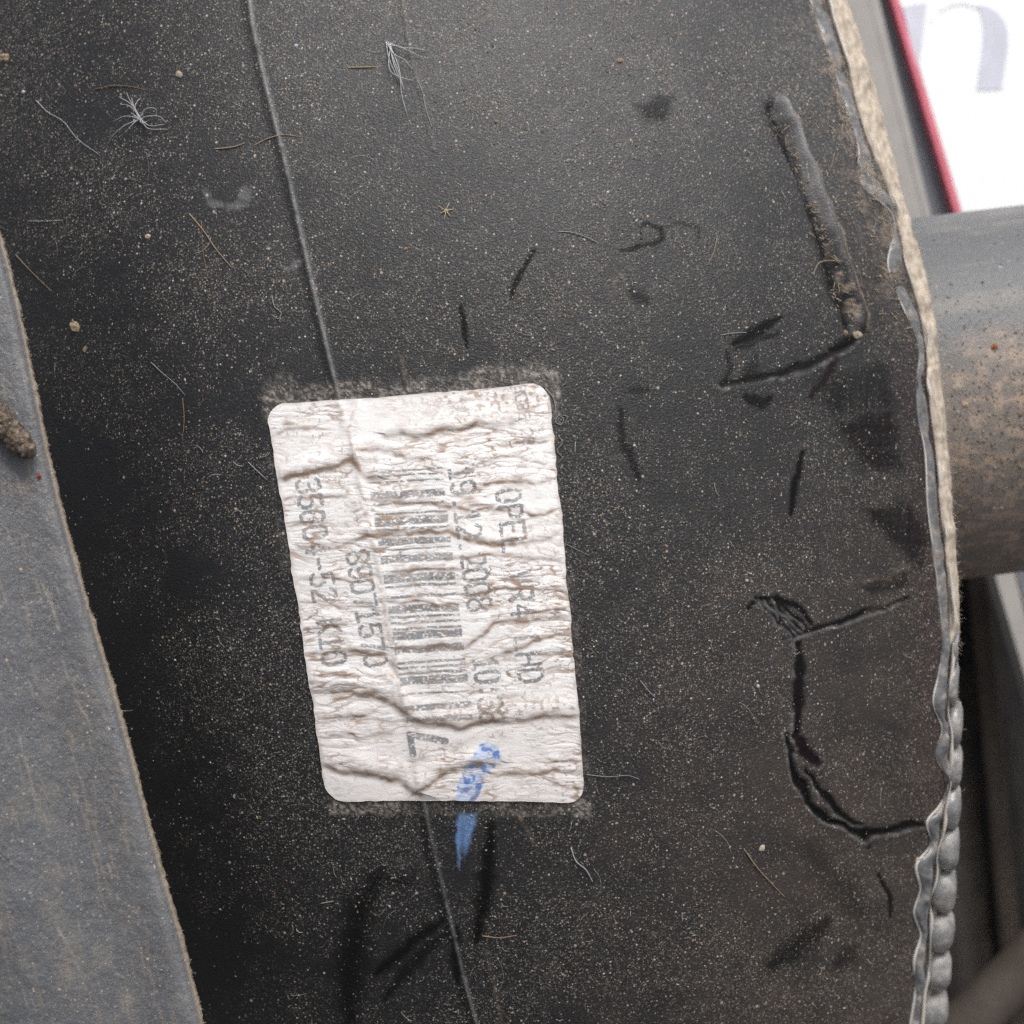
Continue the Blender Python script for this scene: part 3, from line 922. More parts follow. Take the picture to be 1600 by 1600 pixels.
def translucent(name, base, dustc, dust_lo, dust_hi, scale=160, trans=0.0, amt=0.85, sub=0.4):
    m, nt, N, Lk, b = new_mat(name)
    v = coords(nt)
    n = noise(nt, v, scale, 5, 0.65)
    s, r = dots(nt, v, 1600, 0.4, 0.15, 0.5)
    f = math_n(nt, 'ADD', maprange(nt, n, dust_lo, dust_hi, 0.0, amt), math_n(nt, 'MULTIPLY', s, 0.3), clamp=True)
    Lk.new(mixc(nt, f, base, dustc), b.inputs['Base Color'])
    Lk.new(maprange(nt, f, 0, 1, 0.22, 0.9, smooth=False), b.inputs['Roughness'])
    b.inputs['Subsurface Weight'].default_value = sub
    b.inputs['Subsurface Radius'].default_value = (1.0, 0.95, 0.9)
    b.inputs['Subsurface Scale'].default_value = 0.002
    b.inputs['IOR'].default_value = 1.45
    if trans:
        Lk.new(math_n(nt, 'MULTIPLY', math_n(nt, 'SUBTRACT', 1.0, f), trans), b.inputs['Transmission Weight'])
    Lk.new(bump(nt, n, 0.35, 0.0006), b.inputs['Normal'])
    return m


M_seal = translucent('clear_sealant', (0.155, 0.16, 0.167), (0.34, 0.29, 0.24), 0.42, 0.72, 330, trans=0.25, amt=0.8, sub=0.0)
M_rip = translucent('milky_ripples', (0.27, 0.272, 0.272), (0.44, 0.395, 0.345), 0.40, 0.74, 300, trans=0.45, amt=0.7, sub=0.2)
M_lip = translucent('pale_sealant_lip', (0.50, 0.475, 0.44), (0.46, 0.41, 0.35), 0.4, 0.7)
M_rim = noisy_mat('dusty_rim', (0.34, 0.285, 0.225), (0.54, 0.47, 0.385), 500, 0.95, stretch=(1.6, 0.7, 1), rot=(0, 0, 0.25), bd=0.0005, bs=0.6, spec=0.1, speck=0.3, dust=(0.5, 0.43, 0.34))


def strip(xa, xb, za, zb, hfun, nr, ncs, ymin=-150, ymax=1750, nz_=0.0, seed=0):
    py = np.linspace(ymin, ymax, nr)[:, None]
    t = np.linspace(0, 1, ncs)[None, :]
    x0 = smooth_curve(py, xa); x1 = smooth_curve(py, xb)
    px = x0 + t * (x1 - x0)
    pyy = np.broadcast_to(py, px.shape)
    z = za(py) + t * (zb(py) - za(py))
    co = U(px, pyy, z)
    bul = np.sin(np.pi * t) ** 0.6 * hfun(py)
    bul = bul * (1 + nz_ * fbm(px / 18, pyy / 26, seed, 3))
    n = np.array([0.45, 0.1, 0.89])
    return co + bul[..., None] * n


def solid_strip(name, co, parent, mat, drop=0.004):
    """close the strip underneath so that it is a real bead"""
    nr, ncs = co.shape[:2]
    under = co[:, [-1, 0]].copy(); under[:, :, 2] -= drop; under[:, 0, 0] -= drop * 0.4
    full = np.concatenate([co, under], 1)
    return link(name, mesh_np(name, full.reshape(-1, 3) - ORG, grid_quads(nr, ncs + 2, wrap=True), mats=[mat]), parent)


zi = lambda py: zbody(smooth_curve(py, INNER), py) - 0.0004
ze = lambda py: zbody(np.minimum(smooth_curve(py, MID), edge_x(py)), py) - 0.0008
zo = lambda py: zbody(edge_x(py), py) - 0.0075
seal_co = strip(INNER, MID, zi, ze, lambda py: 0.0008 + 0.0010 * sstep(900, 1150, py) + 0.0004 * vnoise(py / 40, py * 0, 500), 640, 14, nz_=0.6, seed=501)
seal = solid_strip('sealant_bead', seal_co, root, M_seal)
rim_co = strip(MID, OUTER, ze, zo, lambda py: 0.0016 * sstep(1150, 950, py) + 0.0006, 640, 14, ymax=1750, nz_=0.4, seed=505)
rim = solid_strip('dusty_rim', rim_co, root, M_rim)
# pale lip riding along the sealant where it was squeezed out
py = np.linspace(-100, 1700, 500)
lipx = smooth_curve(py, MID) + 2 + 3 * vnoise(py / 37, py * 0, 510)
lp = U(lipx, py, ze(py)) + np.array([0.45, 0.1, 0.89]) * 0.0012
c_, q_, t_ = tube(lp, np.maximum(0.00012 + 0.00032 * vnoise(py / 32, py * 0, 511) + 0.00012 * sstep(900, 1100, py), 0.00002), 8)
link('sealant_lip', mesh_np('sealant_lip', c_ - ORG, q_, t_, mats=[M_lip]), seal)
ix = smooth_curve(py, INNER)
lp = U(ix + 3, py, zi(py)) + np.array([0.3, 0.1, 0.9]) * 0.0003
c_, q_, t_ = tube(lp, np.maximum(0.00006 + 0.00024 * vnoise(py / 30, py * 0, 513) + 0.00016 * sstep(950, 1150, py), 0.00002), 8)
link('sealant_lip', mesh_np('sealant_lip', c_ - ORG, q_, t_, mats=[M_lip]), seal)

# squeezed-out ripples stacked down the seam
rip = [(984, 1040, 1482, 1497), (1036, 1102, 1476, 1501), (1098, 1166, 1474, 1508), (1162, 1230, 1470, 1508), (1226, 1293, 1468, 1506), (1288, 1359, 1462, 1504),
       (1354, 1423, 1454, 1500), (1418, 1486, 1446, 1497), (1480, 1546, 1440, 1493), (1540, 1610, 1432, 1488), (1604, 1680, 1424, 1482)]
for k, (y0, y1, x0, x1) in enumerate(rip):
    x0 -= 8 if y0 > 1030 else 0
    nu, nv = 22, 16
    th = np.linspace(0, np.pi, nv)[:, None]; ph = np.linspace(0, 2 * np.pi, nu, endpoint=False)[None, :]
    yc = (y0 + y1) / 2; xc = (x0 + x1) / 2
    rx = (x1 - x0) / 2 / 8000 * 1.11; ry = (y1 - y0) / 2 / 8000 * 1.25
    zc = float(zo(np.array(yc))) + 0.004
    e = 0.72
    cx = rx * np.sign(np.cos(ph)) * np.abs(np.cos(ph)) ** e * np.sin(th) ** 0.9 + 0.0005 * np.cos(th + 0.6)
    cz = 0.0048 * np.sin(ph) * np.sin(th)
    cy = ry * np.cos(th) * np.ones_like(ph)
    r_ = np.stack([cx + 0.0006 * np.cos(th * 2), cy, cz], -1)
    r_ *= (1 + 0.05 * fbm(th * 2 + k * 3, np.cos(ph) + np.sin(ph) * 2 + k, 520, 2))[..., None]
    cen = U(xc, yc, zc)
    link('sealant_ripple', mesh_np('sealant_ripple', (r_ + cen).reshape(-1, 3) - ORG, grid_quads(nv, nu, wrap=True, flip=True), mats=[M_rip]), seal)

# ------------------------------------------------------------------ outlet pipe
p0 = np.array(U(1385, 634, -0.096)); p1 = np.array(U(1760, 588, -0.096))
ax = p1 - p0; ax /= np.linalg.norm(ax)
zc_ = np.array([0, 0, 1.0]); up_ = np.cross(zc_, ax); up_ /= np.linalg.norm(up_); fw = np.cross(ax, up_)
npt, nph = 220, 300
R = 0.0466
s = np.linspace(0, 1, npt)[:, None]; ph = np.linspace(0, 2 * np.pi, nph, endpoint=False)[None, :]
sx = s * 160; sy = ph / (2 * np.pi) * 900
rr = R * (1 + 0.0015 * fbm(sx / 30, sy / 30, 530, 3))
pc = p0 + s[..., None] * (p1 - p0) + rr[..., None] * (np.cos(ph)[..., None] * fw + np.sin(ph)[..., None] * up_)
pang = np.broadcast_to(np.degrees(ph) % 360, rr.shape)
ang = np.where(pang > 180, pang - 360, pang)               # 0 faces the lens, + up the picture
SX = np.broadcast_to(sx, rr.shape); SY = np.broadcast_to(sy, rr.shape)
lown = sstep(22, -4, ang + 16 * fbm(SX / 30, SY / 30, 540, 3))
cl = sstep(0.0, 0.45, fbm(SX / 7, SY / 4, 545, 3))
pcol = np.empty(rr.shape + (3,)); pcol[:] = (0.105, 0.110, 0.116)
m = (lown * (0.40 + 0.6 * cl))[..., None]
pcol = pcol * (1 - m) + np.array((0.36, 0.272, 0.205)) * m
m = (0.45 * sstep(0.1, 0.5, fbm(SX / 40, SY / 8, 548, 3)) * sstep(-10, 30, ang))[..., None]
pcol = pcol * (1 - m) + np.array((0.20, 0.185, 0.16)) * m
pdust = 0.55 + 0.6 * lown + 0.3 * fbm(SX / 25, SY / 25, 549, 2)
M_pipe = grained_plastic('pipe_plastic', 'col', rough=0.42, speck=0.30)
q = grid_quads(npt, nph, wrap=True)
link('outlet_pipe', mesh_np('outlet_pipe', pc.reshape(-1, 3) - ORG, q, attrs={'col': pcol, 'dust': pdust, 'wipe': np.zeros_like(pdust)}, mats=[M_pipe]), root)

# ------------------------------------------------------------------ grey flap at the left
FE = [(200, -50), (300, -22), (372, 2), (440, 20), (560, 46), (660, 66), (760, 88), (930, 134), (1060, 173), (1210, 214), (1330, 245), (1490, 290), (1610, 320), (1760, 356)]
nfr, nfc = 560, 230
fy = np.linspace(200, 1760, nfr)[:, None]
ft = np.linspace(0, 1, nfc)[None, :] ** 0.8
fe0 = smooth_curve(fy, FE)
fe = fe0 + 1.3 * vnoise(fy / 6, fy * 0, 600) + 1.2 * vnoise(fy / 25, fy * 0, 601)
fx = -330 + ft * (fe + 330)
FYY = np.broadcast_to(fy, fx.shape)
dedge = np.maximum(fe0 - fx, 0)
fz = 0.016 + 0.010 * sstep(0, 300, dedge) - 0.0016 * np.exp(-(dedge / 9) ** 2) - 0.006 * ((FYY - 1000) / 800) ** 2
fz = fz + 0.0004 * fbm(fx / 90, FYY / 90, 602, 3) + 0.00010 * fbm(fx / 7, FYY / 7, 603, 2)
fco = U(fx, FYY, fz)
fcol = np.empty(fx.shape + (3,)); fcol[:] = (0.088, 0.092, 0.099)
m = (0.5 * sstep(0.05, 0.5, fbm(fx / 40, FYY / 60, 605, 4)))[..., None]
fcol = fcol * (1 - m) + np.array((0.145, 0.135, 0.122)) * m
m = (np.exp(-((dedge - 1) / 3.5) ** 2) * 0.8)[..., None]
fcol = fcol * (1 - m) + np.array((0.27, 0.22, 0.165)) * m
m = (np.exp(-((dedge - 18) / 12) ** 2) * 0.30)[..., None]
fcol = fcol * (1 - m) + np.array((0.22, 0.225, 0.235)) * m
band = np.exp(-((dedge - 75) / 40) ** 2)
m = (band * 0.45)[..., None]
fcol = fcol * (1 - m) + np.array((0.070, 0.070, 0.074)) * m
md = np.exp(-(((fx - 38) / 16) ** 2 + ((FYY - 757) / 26) ** 2)) * sstep(-0.1, 0.4, fbm(fx / 7, FYY / 7, 612, 3))
fcol = fcol * (1 - 0.8 * md[..., None]) + np.array((0.15, 0.11, 0.08)) * 0.8 * md[..., None]
for kx, ky, ka, kl in ((60, 900, 1.2, 90), (30, 1150, 1.35, 140), (150, 1300, 1.25, 110), (90, 1450, 1.1, 80), (25, 520, 1.4, 100), (180, 1520, 0.5, 50), (60, 1250, 1.3, 60), (120, 1100, 1.0, 40)):
    dsc, _, _ = poly_dist(fx, FYY, [(kx, ky), (kx + kl * math.cos(ka) * 0.5 + 3, ky + kl * math.sin(ka) * 0.5), (kx + kl * math.cos(ka), ky + kl * math.sin(ka))])
    m = (0.6 * np.exp(-(dsc / 2.2) ** 2) * np.clip(0.6 + 0.8 * vnoise(fx / 12, FYY / 12, 613), 0, 1))[..., None]
    fcol = fcol * (1 - m) + np.array((0.25, 0.225, 0.19)) * m
st = sstep(0.25, 0.6, fbm((fx + FYY * -0.25) / 5, FYY / 40, 607, 3)) * 0.35
fcol = fcol * (1 - st[..., None]) + np.array((0.24, 0.195, 0.145)) * st[..., None]
M_flap = grained_plastic('grey_flap_plastic', 'col', rough=0.5, speck=0.42, dust=(0.27, 0.235, 0.19))
FO = np.array(U(200, 1700, 0.010))
flap = thing('grey_panel', 'flat grey dusty panel with a frayed tan edge overlapping the housing', 'panel', tuple(FO))
link('panel_face', mesh_np('panel_face', fco - FO, grid_quads(nfr, nfc), attrs={'col': fcol, 'dust': 0.75 + 0.4 * fbm(fx / 60, FYY / 60, 608, 3), 'wipe': np.zeros_like(fx)}, mats=[M_flap]), flap)
M_fray = noisy_mat('frayed_edge', (0.20, 0.16, 0.115), (0.34, 0.28, 0.21), 700, 0.9, bd=0.0004, bs=0.8, spec=0.1)
# cut edge and underside
e0 = fco[:, -1]; thick = np.array([-0.0003, 0, -0.0022])
edge = np.stack([e0, e0 + np.array([0.00012, 0, -0.0004]), e0 + thick * 0.6, e0 + thick], 1)
link('cut_edge', mesh_np('cut_edge', edge - FO, grid_quads(nfr, 4), mats=[M_fray]), flap)
un = fco[::10, ::6].copy(); un[:, -1] = fco[::10, -1]; un += thick
link('panel_underside', mesh_np('panel_underside', un - FO, grid_quads(un.shape[0], un.shape[1], flip=True), mats=[M_rear]), flap)


# loose threads sticking out of the cut edge
cs, qs, ts, cc = [], [], [], []; off = 0
for k in range(420):
    r_i = random.randrange(5, nfr - 5)
    a0 = fco[r_i, -1] + np.array([0, 0, random.uniform(-0.0012, 0.0002)])
    L = random.uniform(0.00012, 0.0004) if random.random() < 0.99 else random.uniform(0.0008, 0.0018)
    an = random.uniform(-1.2, 1.2)
    dv = np.array([math.cos(an), math.sin(an), random.uniform(-0.7, 0.3)])
    bend = np.array([random.uniform(-.4, .4), random.uniform(-.6, .6), random.uniform(-.3, .3)])
    t = np.linspace(0, 1, 5)[:, None]
    c_, q_, t_ = tube(a0 + dv * L * t + bend * L * t * t, np.linspace(0.00006, 0.00003, 5), 4)
    cs.append(c_); qs.append(q_ + off); ts.append(t_ + off); off += len(c_)
o = link('edge_threads', mesh_np('edge_threads', np.concatenate(cs) - FO, np.concatenate(qs), np.concatenate(ts), mats=[M_fray]), flap)
o['kind'] = 'stuff'


def zflap(px, py):
    de = smooth_curve(np.asarray(py, float), FE) - px
    return 0.016 + 0.010 * sstep(0, 300, de) - 0.006 * ((py - 1000) / 800) ** 2


# muddy stub lying on the flap
tp = spline([(-60, 585), (-20, 632), (8, 664), (34, 694), (52, 714)], 60)
z = zflap(tp[:, 0], tp[:, 1]) + 0.0026
rad = np.interp(np.linspace(0, 1, 60), [0, .5, .85, .95, 1], [0.0022, 0.0023, 0.0022, 0.0017, 0.0006])
c_, q_, t_ = tube(U(tp[:, 0], tp[:, 1], z), rad, 28)
nn = len(c_)
dv = fbm(c_[:, 0] * 2200, c_[:, 1] * 2200 + c_[:, 2] * 900, 620, 4)
ctr = np.repeat(U(tp[:, 0], tp[:, 1], z), 28, 0)
c_[:60 * 28] += (c_[:60 * 28] - ctr) * (0.34 * dv[:60 * 28])[:, None]
M_mud = noisy_mat('dried_mud', (0.05, 0.042, 0.036), (0.20, 0.155, 0.115), 900, 0.95, bd=0.0005, bs=1.0, spec=0.1, speck=0.4)
TO = np.array(U(46, 712, 0.018))
o = link('twig', mesh_np('twig', c_ - TO, q_, t_, mats=[M_mud]), origin=tuple(TO))
tag(o, 'thick mud-caked twig end lying on the grey panel', 'twig')

# ------------------------------------------------------------------ things behind, at the right
def prism(pts_px, z, thick, name, mat, parent, org, tilt=0.0):
    n = len(pts_px)
    p = np.asarray(pts_px, float)
    f = U(p[:, 0], p[:, 1], np.broadcast_to(z, (n,)))
    bk = f.copy(); bk[:, 2] -= thick
    me = bpy.data.meshes.new(name)
    faces = [list(range(n))[::-1], list(range(n, 2 * n))]
    for k in range(n):
        faces.append([k, (k + 1) % n, n + (k + 1) % n, n + k])
    area = sum(f[k, 0] * f[(k + 1) % n, 1] - f[(k + 1) % n, 0] * f[k, 1] for k in range(n))
    if area > 0: faces = [fc[::-1] for fc in faces]
    me.from_pydata([tuple(v - org) for v in np.concatenate([f, bk])], [], faces)
    me.materials.append(mat)
    me.update()
    return link(name, me, parent)


M_white = flat_mat('white_board', (0.90, 0.90, 0.90), 0.45, amp=0.0)
M_redb = flat_mat('red_border', (0.66, 0.17, 0.22), 0.5)
M_white2 = flat_mat('faint_print', (0.84, 0.84, 0.86), 0.5)
M_lett = flat_mat('pale_grey_print', (0.60, 0.61, 0.68), 0.5)
ZB = -0.21
sl = 95.0 / 320.0
rl = lambda y: 1396 + sl * y
BO = np.array(U(1700, 1500, ZB))
board = thing('printed_board', 'white printed board with a thin red border and pale grey lettering', 'board', tuple(BO))
prism([(rl(-500) + 9, -500), (2500, -500), (2500, 900), (rl(900) + 9, 900)], ZB, 0.012, 'board_face', M_white, board, BO)
prism([(rl(-500) - 2, -500), (rl(-500) + 7, -500), (rl(900) + 7, 900), (rl(900) - 2, 900)], ZB + 0.0012, 0.014, 'red_border', M_redb, board, BO)
# the letter m, cut by the border
arc = lambda cx, cy, rx_, ry_, a0, a1, n: [(cx + rx_ * math.cos(math.radians(t)), cy - ry_ * math.sin(math.radians(t))) for t in np.linspace(a0, a1, n)]
stem1 = [(1407, 8), (1448, 4), (1436, 110), (1427, 110)]
stem1 = [(1410, 9), (1449, 4), (1437, 100), (1431, 105)]
stem2 = [(1526, 6), (1545, 10), (1560, 19), (1570, 32), (1575, 48), (1576, 70), (1566, 139), (1526, 141), (1536, 70), (1537, 40), (1533, 22)]
archl = [(1452, 30), (1466, 14), (1484, 4), (1506, 1), (1526, 6), (1530, 14), (1506, 6), (1486, 9), (1469, 18), (1454, 36)]
for s_ in (stem1, stem2):
    prism(s_, ZB + 0.0003, 0.0006, 'printed_letter', M_lett, board, BO)
prism(archl, ZB + 0.0003, 0.0006, 'printed_letter', M_white2, board, BO)

M_chan = flat_mat('beige_painted_metal', (0.36, 0.34, 0.315), 0.6)
M_gap = flat_mat('dark_grey_metal', (0.14, 0.15, 0.165), 0.55)
CO = np.array(U(1660, 1500, ZB))
chan = thing('metal_rail', 'beige grey metal rail running beside the red bordered board', 'rail', tuple(CO))
cl_ = lambda y: rl(y) - 108
cm = lambda y: rl(y) - 16 - 0.055 * (y + 120)
prism([(cl_(-500), -500), (cm(-100) - 0.3 * 400, -500), (cm(-100), -100), (cm(900), 900), (cm(900) + 0.25 * 900, 1800), (cl_(1800), 1800)], ZB + 0.01, 0.010, 'rail_face', M_chan, chan, CO)
prism([(rl(-500) - 60, -500), (rl(-500) - 1, -500), (rl(1800) - 1, 1800), (rl(1800) - 130, 1800)], ZB - 0.004, 0.010, 'rail_groove', M_gap, chan, CO)

M_dk = noisy_mat('dark_dusty_moulding', (0.030, 0.027, 0.025), (0.060, 0.052, 0.045), 40, 0.6, spec=0.3, bd=0.001)
M_dk2 = noisy_mat('brown_dusty_ridge', (0.09, 0.072, 0.060), (0.12, 0.098, 0.08), 50, 0.7, spec=0.2, bd=0.001)
M_tan = noisy_mat('tan_dusty_bar', (0.055, 0.045, 0.037), (0.08, 0.066, 0.054), 60, 0.8, spec=0.2, bd=0.001)
KO = np.array(U(1540, 1700, -0.13))
cover = thing('ribbed_cover', 'dark brown ribbed plastic cover behind the scalloped sealant', 'cover', tuple(KO))
ny, nx = 60, 90
yy = np.linspace(780, 1900, ny)[:, None]; tt = np.linspace(0, 1, nx)[None, :]
xx = 1340 + tt * 420 + (yy - 900) * 0.10
zz = -0.245 + 0.007 * np.exp(-((tt - 0.47) / 0.035) ** 2) - 0.03 * tt ** 2 + 0.012 * np.exp(-((tt - 0.25) / 0.12) ** 2)
xx = np.minimum(xx, cl_(yy) + 30 + 0 * tt)
link('cover_face', mesh_np('cover_face', U(xx, np.broadcast_to(yy, xx.shape), np.broadcast_to(zz, xx.shape)) - KO, grid_quads(ny, nx), mats=[M_dk]), cover)
pr = np.stack([np.linspace(1528, 1592, 20), np.linspace(900, 1640, 20)], 1)
c_, q_, t_ = tube(U(pr[:, 0], pr[:, 1], -0.240), 0.0040, 12)
link('cover_rib', mesh_np('cover_rib', c_ - KO, q_, t_, mats=[M_dk2]), cover)
AO = np.array(U(1500, 1640, -0.10))
pr = np.stack([np.linspace(1440, 1720, 24), np.linspace(1672, 1392, 24)], 1)
c_, q_, t_ = tube(U(pr[:, 0], pr[:, 1], -0.205), 0.0085, 20)
o = link('bent_bar', mesh_np('bent_bar', c_ - AO, q_, t_, mats=[M_tan]), origin=tuple(AO))
tag(o, 'blurred tan dusty bar slanting across the bottom corner', 'bar')

# ground far below
M_gr = noisy_mat('oily_ground', (0.030, 0.027, 0.024), (0.06, 0.052, 0.045), 30, 0.9, bd=0.004)
me = bpy.data.meshes.new('ground')
me.from_pydata([(-30, -30, 0), (30, -30, 0), (30, 30, 0), (-30, 30, 0)], [], [(0, 1, 2, 3)])
me.materials.append(M_gr)
g = bpy.data.objects.new('ground', me); scene.collection.objects.link(g); g['kind'] = 'structure'

# ------------------------------------------------------------------ loose dust, lint, debris
M_grain = attr_mat('dust_grain', rough=0.9, spec=0.2)
PAL = np.array([(0.40, 0.34, 0.27), (0.52, 0.50, 0.47), (0.33, 0.26, 0.19), (0.44, 0.30, 0.19), (0.30, 0.28, 0.26), (0.60, 0.58, 0.55)])
PW = np.array([0.36, 0.12, 0.24, 0.09, 0.15, 0.04])


def grains(n, zf, nf, pxr, pyr, keep, smin, smax, power, name, org, stretch=1.0, given=None):
    px = rng.uniform(*pxr, n); py = rng.uniform(*pyr, n)
    k = keep(px, py) > rng.uniform(0, 1, n)
    px, py = px[k], py[k]; n = len(px)
    size = (smin + (smax - smin) * rng.uniform(0, 1, n) ** power)
    base, N_ = (U(px, py, zf(px, py)), nf(px, py)) if given is None else given
    dirs = np.array([(1, 0, 0), (0, 1, 0), (-1, 0, 0), (0, -1, 0), (0, 0, 1), (0, 0, -1)], float)
    an = rng.uniform(0, 2 * np.pi, n)
    T = np.stack([np.cos(an), np.sin(an), np.zeros(n)], 1)
    T -= N_ * (T * N_).sum(1, keepdims=True); T /= np.linalg.norm(T, axis=1, keepdims=True)
    Bt = np.cross(N_, T)
    sc = size[:, None] * rng.uniform(0.55, 1.25, (n, 6))
    sc[:, [0, 2]] *= rng.uniform(0.9, 1.9 * stretch, (n, 1))
    v = (base[:, None] + T[:, None] * (dirs[:, 0] * sc)[..., None] + Bt[:, None] * (dirs[:, 1] * sc)[..., None]
         + N_[:, None] * (dirs[:, 2] * sc * 0.7)[..., None] + N_[:, None] * (size * 0.3)[:, None, None])
    f = np.array([(0, 1, 4), (1, 2, 4), (2, 3, 4), (3, 0, 4), (1, 0, 5), (2, 1, 5), (3, 2, 5), (0, 3, 5)])
    tri = (np.arange(n)[:, None, None] * 6 + f).reshape(-1, 3)
    c = PAL[rng.choice(len(PAL), n, p=PW)] * rng.uniform(0.25, 0.8, (n, 1))
    o = link(name, mesh_np(name, v.reshape(-1, 3) - org, tris=tri, smooth=False, attrs={'col': np.repeat(c, 6, 0)}, mats=[M_grain]), origin=tuple(org))
    return o


def keep_body(px, py):
    e = edge_x(py)
    ri = np.clip(((py + 150) / 1900 * (NR - 1)).astype(int), 0, NR - 1)
    ci = np.clip(((px + 150) / (e + 150) * (NC - 1)).astype(int), 0, NC - 1)
    k = np.clip(dust[ri, ci] * 0.62 + 0.5 * grime[ri, ci] + 0.9 * glue[ri, ci], 0, 1) * (1 - 0.8 * np.clip(wipe[ri, ci], 0, 1))
    k = k * np.clip(0.75 + 0.9 * fbm(px / 40, py / 40, 700, 3), 0.15, 1.3)
    k = k * (px < e - 6) * (border(px, py) > 3)
    k = k * np.where(px < smooth_curve(np.clip(py, 200, 1760), FE) - 10, (py < 380), 1)
    return k


o = grains(52000, zbody, nbody, (-20, 1480), (-20, 1620), keep_body, 0.00005, 0.00026, 3.6, 'dust_grains', ORG)
tag(o, 'pale dust and sand grains scattered over the black housing', 'dust', kind='stuff')
nflap = lambda px, py: np.tile(np.array((0.0, 0.02, 0.999)), (len(px), 1))
o = grains(2600, zflap, nflap, (-20, 320), (360, 1620), lambda px, py: np.where(px < smooth_curve(py, FE) - 6, 0.6, 0.0), 0.00005, 0.00024, 3.0, 'dust_grains', FO)
tag(o, 'fine tan dust grains scattered over the grey panel', 'dust', kind='stuff')


def zpipe_pts(n):
    s_ = rng.uniform(0.05, 0.75, n); a_ = np.radians(rng.normal(-18, 26, n))
    P = p0 + s_[:, None] * (p1 - p0) + R * (np.cos(a_)[:, None] * fw + np.sin(a_)[:, None] * up_)
    N_ = np.cos(a_)[:, None] * fw + np.sin(a_)[:, None] * up_
    return P, N_


PP = zpipe_pts(5200)
o = grains(5200, None, None, (0, 1), (0, 1), lambda px, py: np.full(px.shape, 2.0), 0.00006, 0.00034, 3.0, 'dust_grains', ORG, given=PP)
tag(o, 'tan dust grains coating the lower half of the outlet pipe', 'dust', kind='stuff')
M_lint = attr_mat('lint', rough=0.8, spec=0.25)
# short lint fibres
cs, qs, ts, cc = [], [], [], []
off = 0
for k in range(420):
    px = random.uniform(0, 1440); py = random.uniform(0, 1600)
    if keep_body(np.array([px]), np.array([py]))[0] < 0.25: continue
    L = random.uniform(6, 22) if random.random() < 0.85 else random.uniform(22, 60)
    an = random.uniform(0, math.pi); cu = random.uniform(-1.0, 1.0)
    t = np.linspace(-0.5, 0.5, 7)
    x = px + np.cos(an + cu * t) * t * L; y = py + np.sin(an + cu * t) * t * L
    x = np.minimum(x, edge_x(y) - 8)
    P = on_body(x, y, 0.00008 + 0.0003 * random.random() * (0.25 - t * t) * 4)
    c_, q_, t_ = tube(P, random.uniform(0.00002, 0.00005), 4)
    cs.append(c_); qs.append(q_ + off); ts.append(t_ + off); off += len(c_)
    cc.append(np.tile(PAL[random.choice((0, 1, 4, 5, 0))] * random.uniform(0.5, 0.95), (len(c_), 1)))
for k in range(230):
    if k < 150:
        py = random.uniform(150, 520); px = float(edge_x(np.array(py))) - abs(random.gauss(0, 55)) - 12
    else:
        q = random.random(); px = 1225 + 110 * q + random.gauss(4, 8); py = 200 + 325 * q + random.gauss(0, 8)
    L = random.uniform(5, 15); an = random.gauss(0.5, 0.5)
    t = np.linspace(-0.5, 0.5, 4)
    x = px + np.cos(an) * t * L; y = py + np.sin(an) * t * L
    x = np.minimum(x, edge_x(y) - 8)
    P = on_body(x, y, 0.00012 + 0.0004 * random.random())
    c_, q_, t_ = tube(P, random.uniform(0.00005, 0.00009), 4)
    cs.append(c_); qs.append(q_ + off); ts.append(t_ + off); off += len(c_)
    cc.append(np.tile(np.array((0.42, 0.33, 0.23)) * random.uniform(0.5, 1.1), (len(c_), 1)))
o = link('lint', mesh_np('lint', np.concatenate(cs) - ORG, np.concatenate(qs), np.concatenate(ts), attrs={'col': np.concatenate(cc)}, mats=[M_lint]), origin=tuple(ORG))
tag(o, 'short pale lint fibres strewn over the black housing', 'lint', kind='stuff')

# fuzz along the dusty rim
cs, qs, ts, cc = [], [], [], []; off = 0
for k in range(6500):
    py_ = random.uniform(-20, 1000) if random.random() < 0.85 else random.uniform(1000, 1620)
    t0 = random.uniform(0.25, 1.05) if py_ > 330 else random.uniform(-0.7, 1.05)
    xa = float(smooth_curve(np.array(py_), MID)); xb = float(smooth_curve(np.array(py_), OUTER))
    x = xa + (xb - xa) * t0
    z = float(ze(np.array(py_))) * (1 - t0) + float(zo(np.array(py_))) * t0 + 0.0012 * math.sin(math.pi * min(max(t0, 0), 1)) ** .6
    a0 = np.array(U(x, py_, z))
    an = random.gauss(-1.2, 0.55) if random.random() < 0.8 else random.uniform(-1.9, 1.2)
    L = random.uniform(0.0005, 0.0020) if random.random() < 0.97 else random.uniform(0.002, 0.004)
    dv = np.array([math.cos(an) * 0.8, math.sin(an), random.uniform(-0.2, 0.7)])
    bend = np.array([random.uniform(-.5, .5), random.uniform(-.5, .5), random.uniform(-.3, .3)])
    t = np.linspace(0, 1, 5)[:, None]
    c_, q_, t_ = tube(a0 + dv * L * t + bend * L * t * t, np.linspace(0.00005, 0.00002, 5), 4)
    cs.append(c_); qs.append(q_ + off); ts.append(t_ + off); off += len(c_)
    cc.append(np.tile(np.array((0.50, 0.43, 0.345)) * random.uniform(0.6, 1.2), (len(c_), 1)))
o = link('dust_fuzz', mesh_np('dust_fuzz', np.concatenate(cs) - ORG, np.concatenate(qs), np.concatenate(ts), attrs={'col': np.concatenate(cc)}, mats=[M_lint]), root)
o['kind'] = 'stuff'


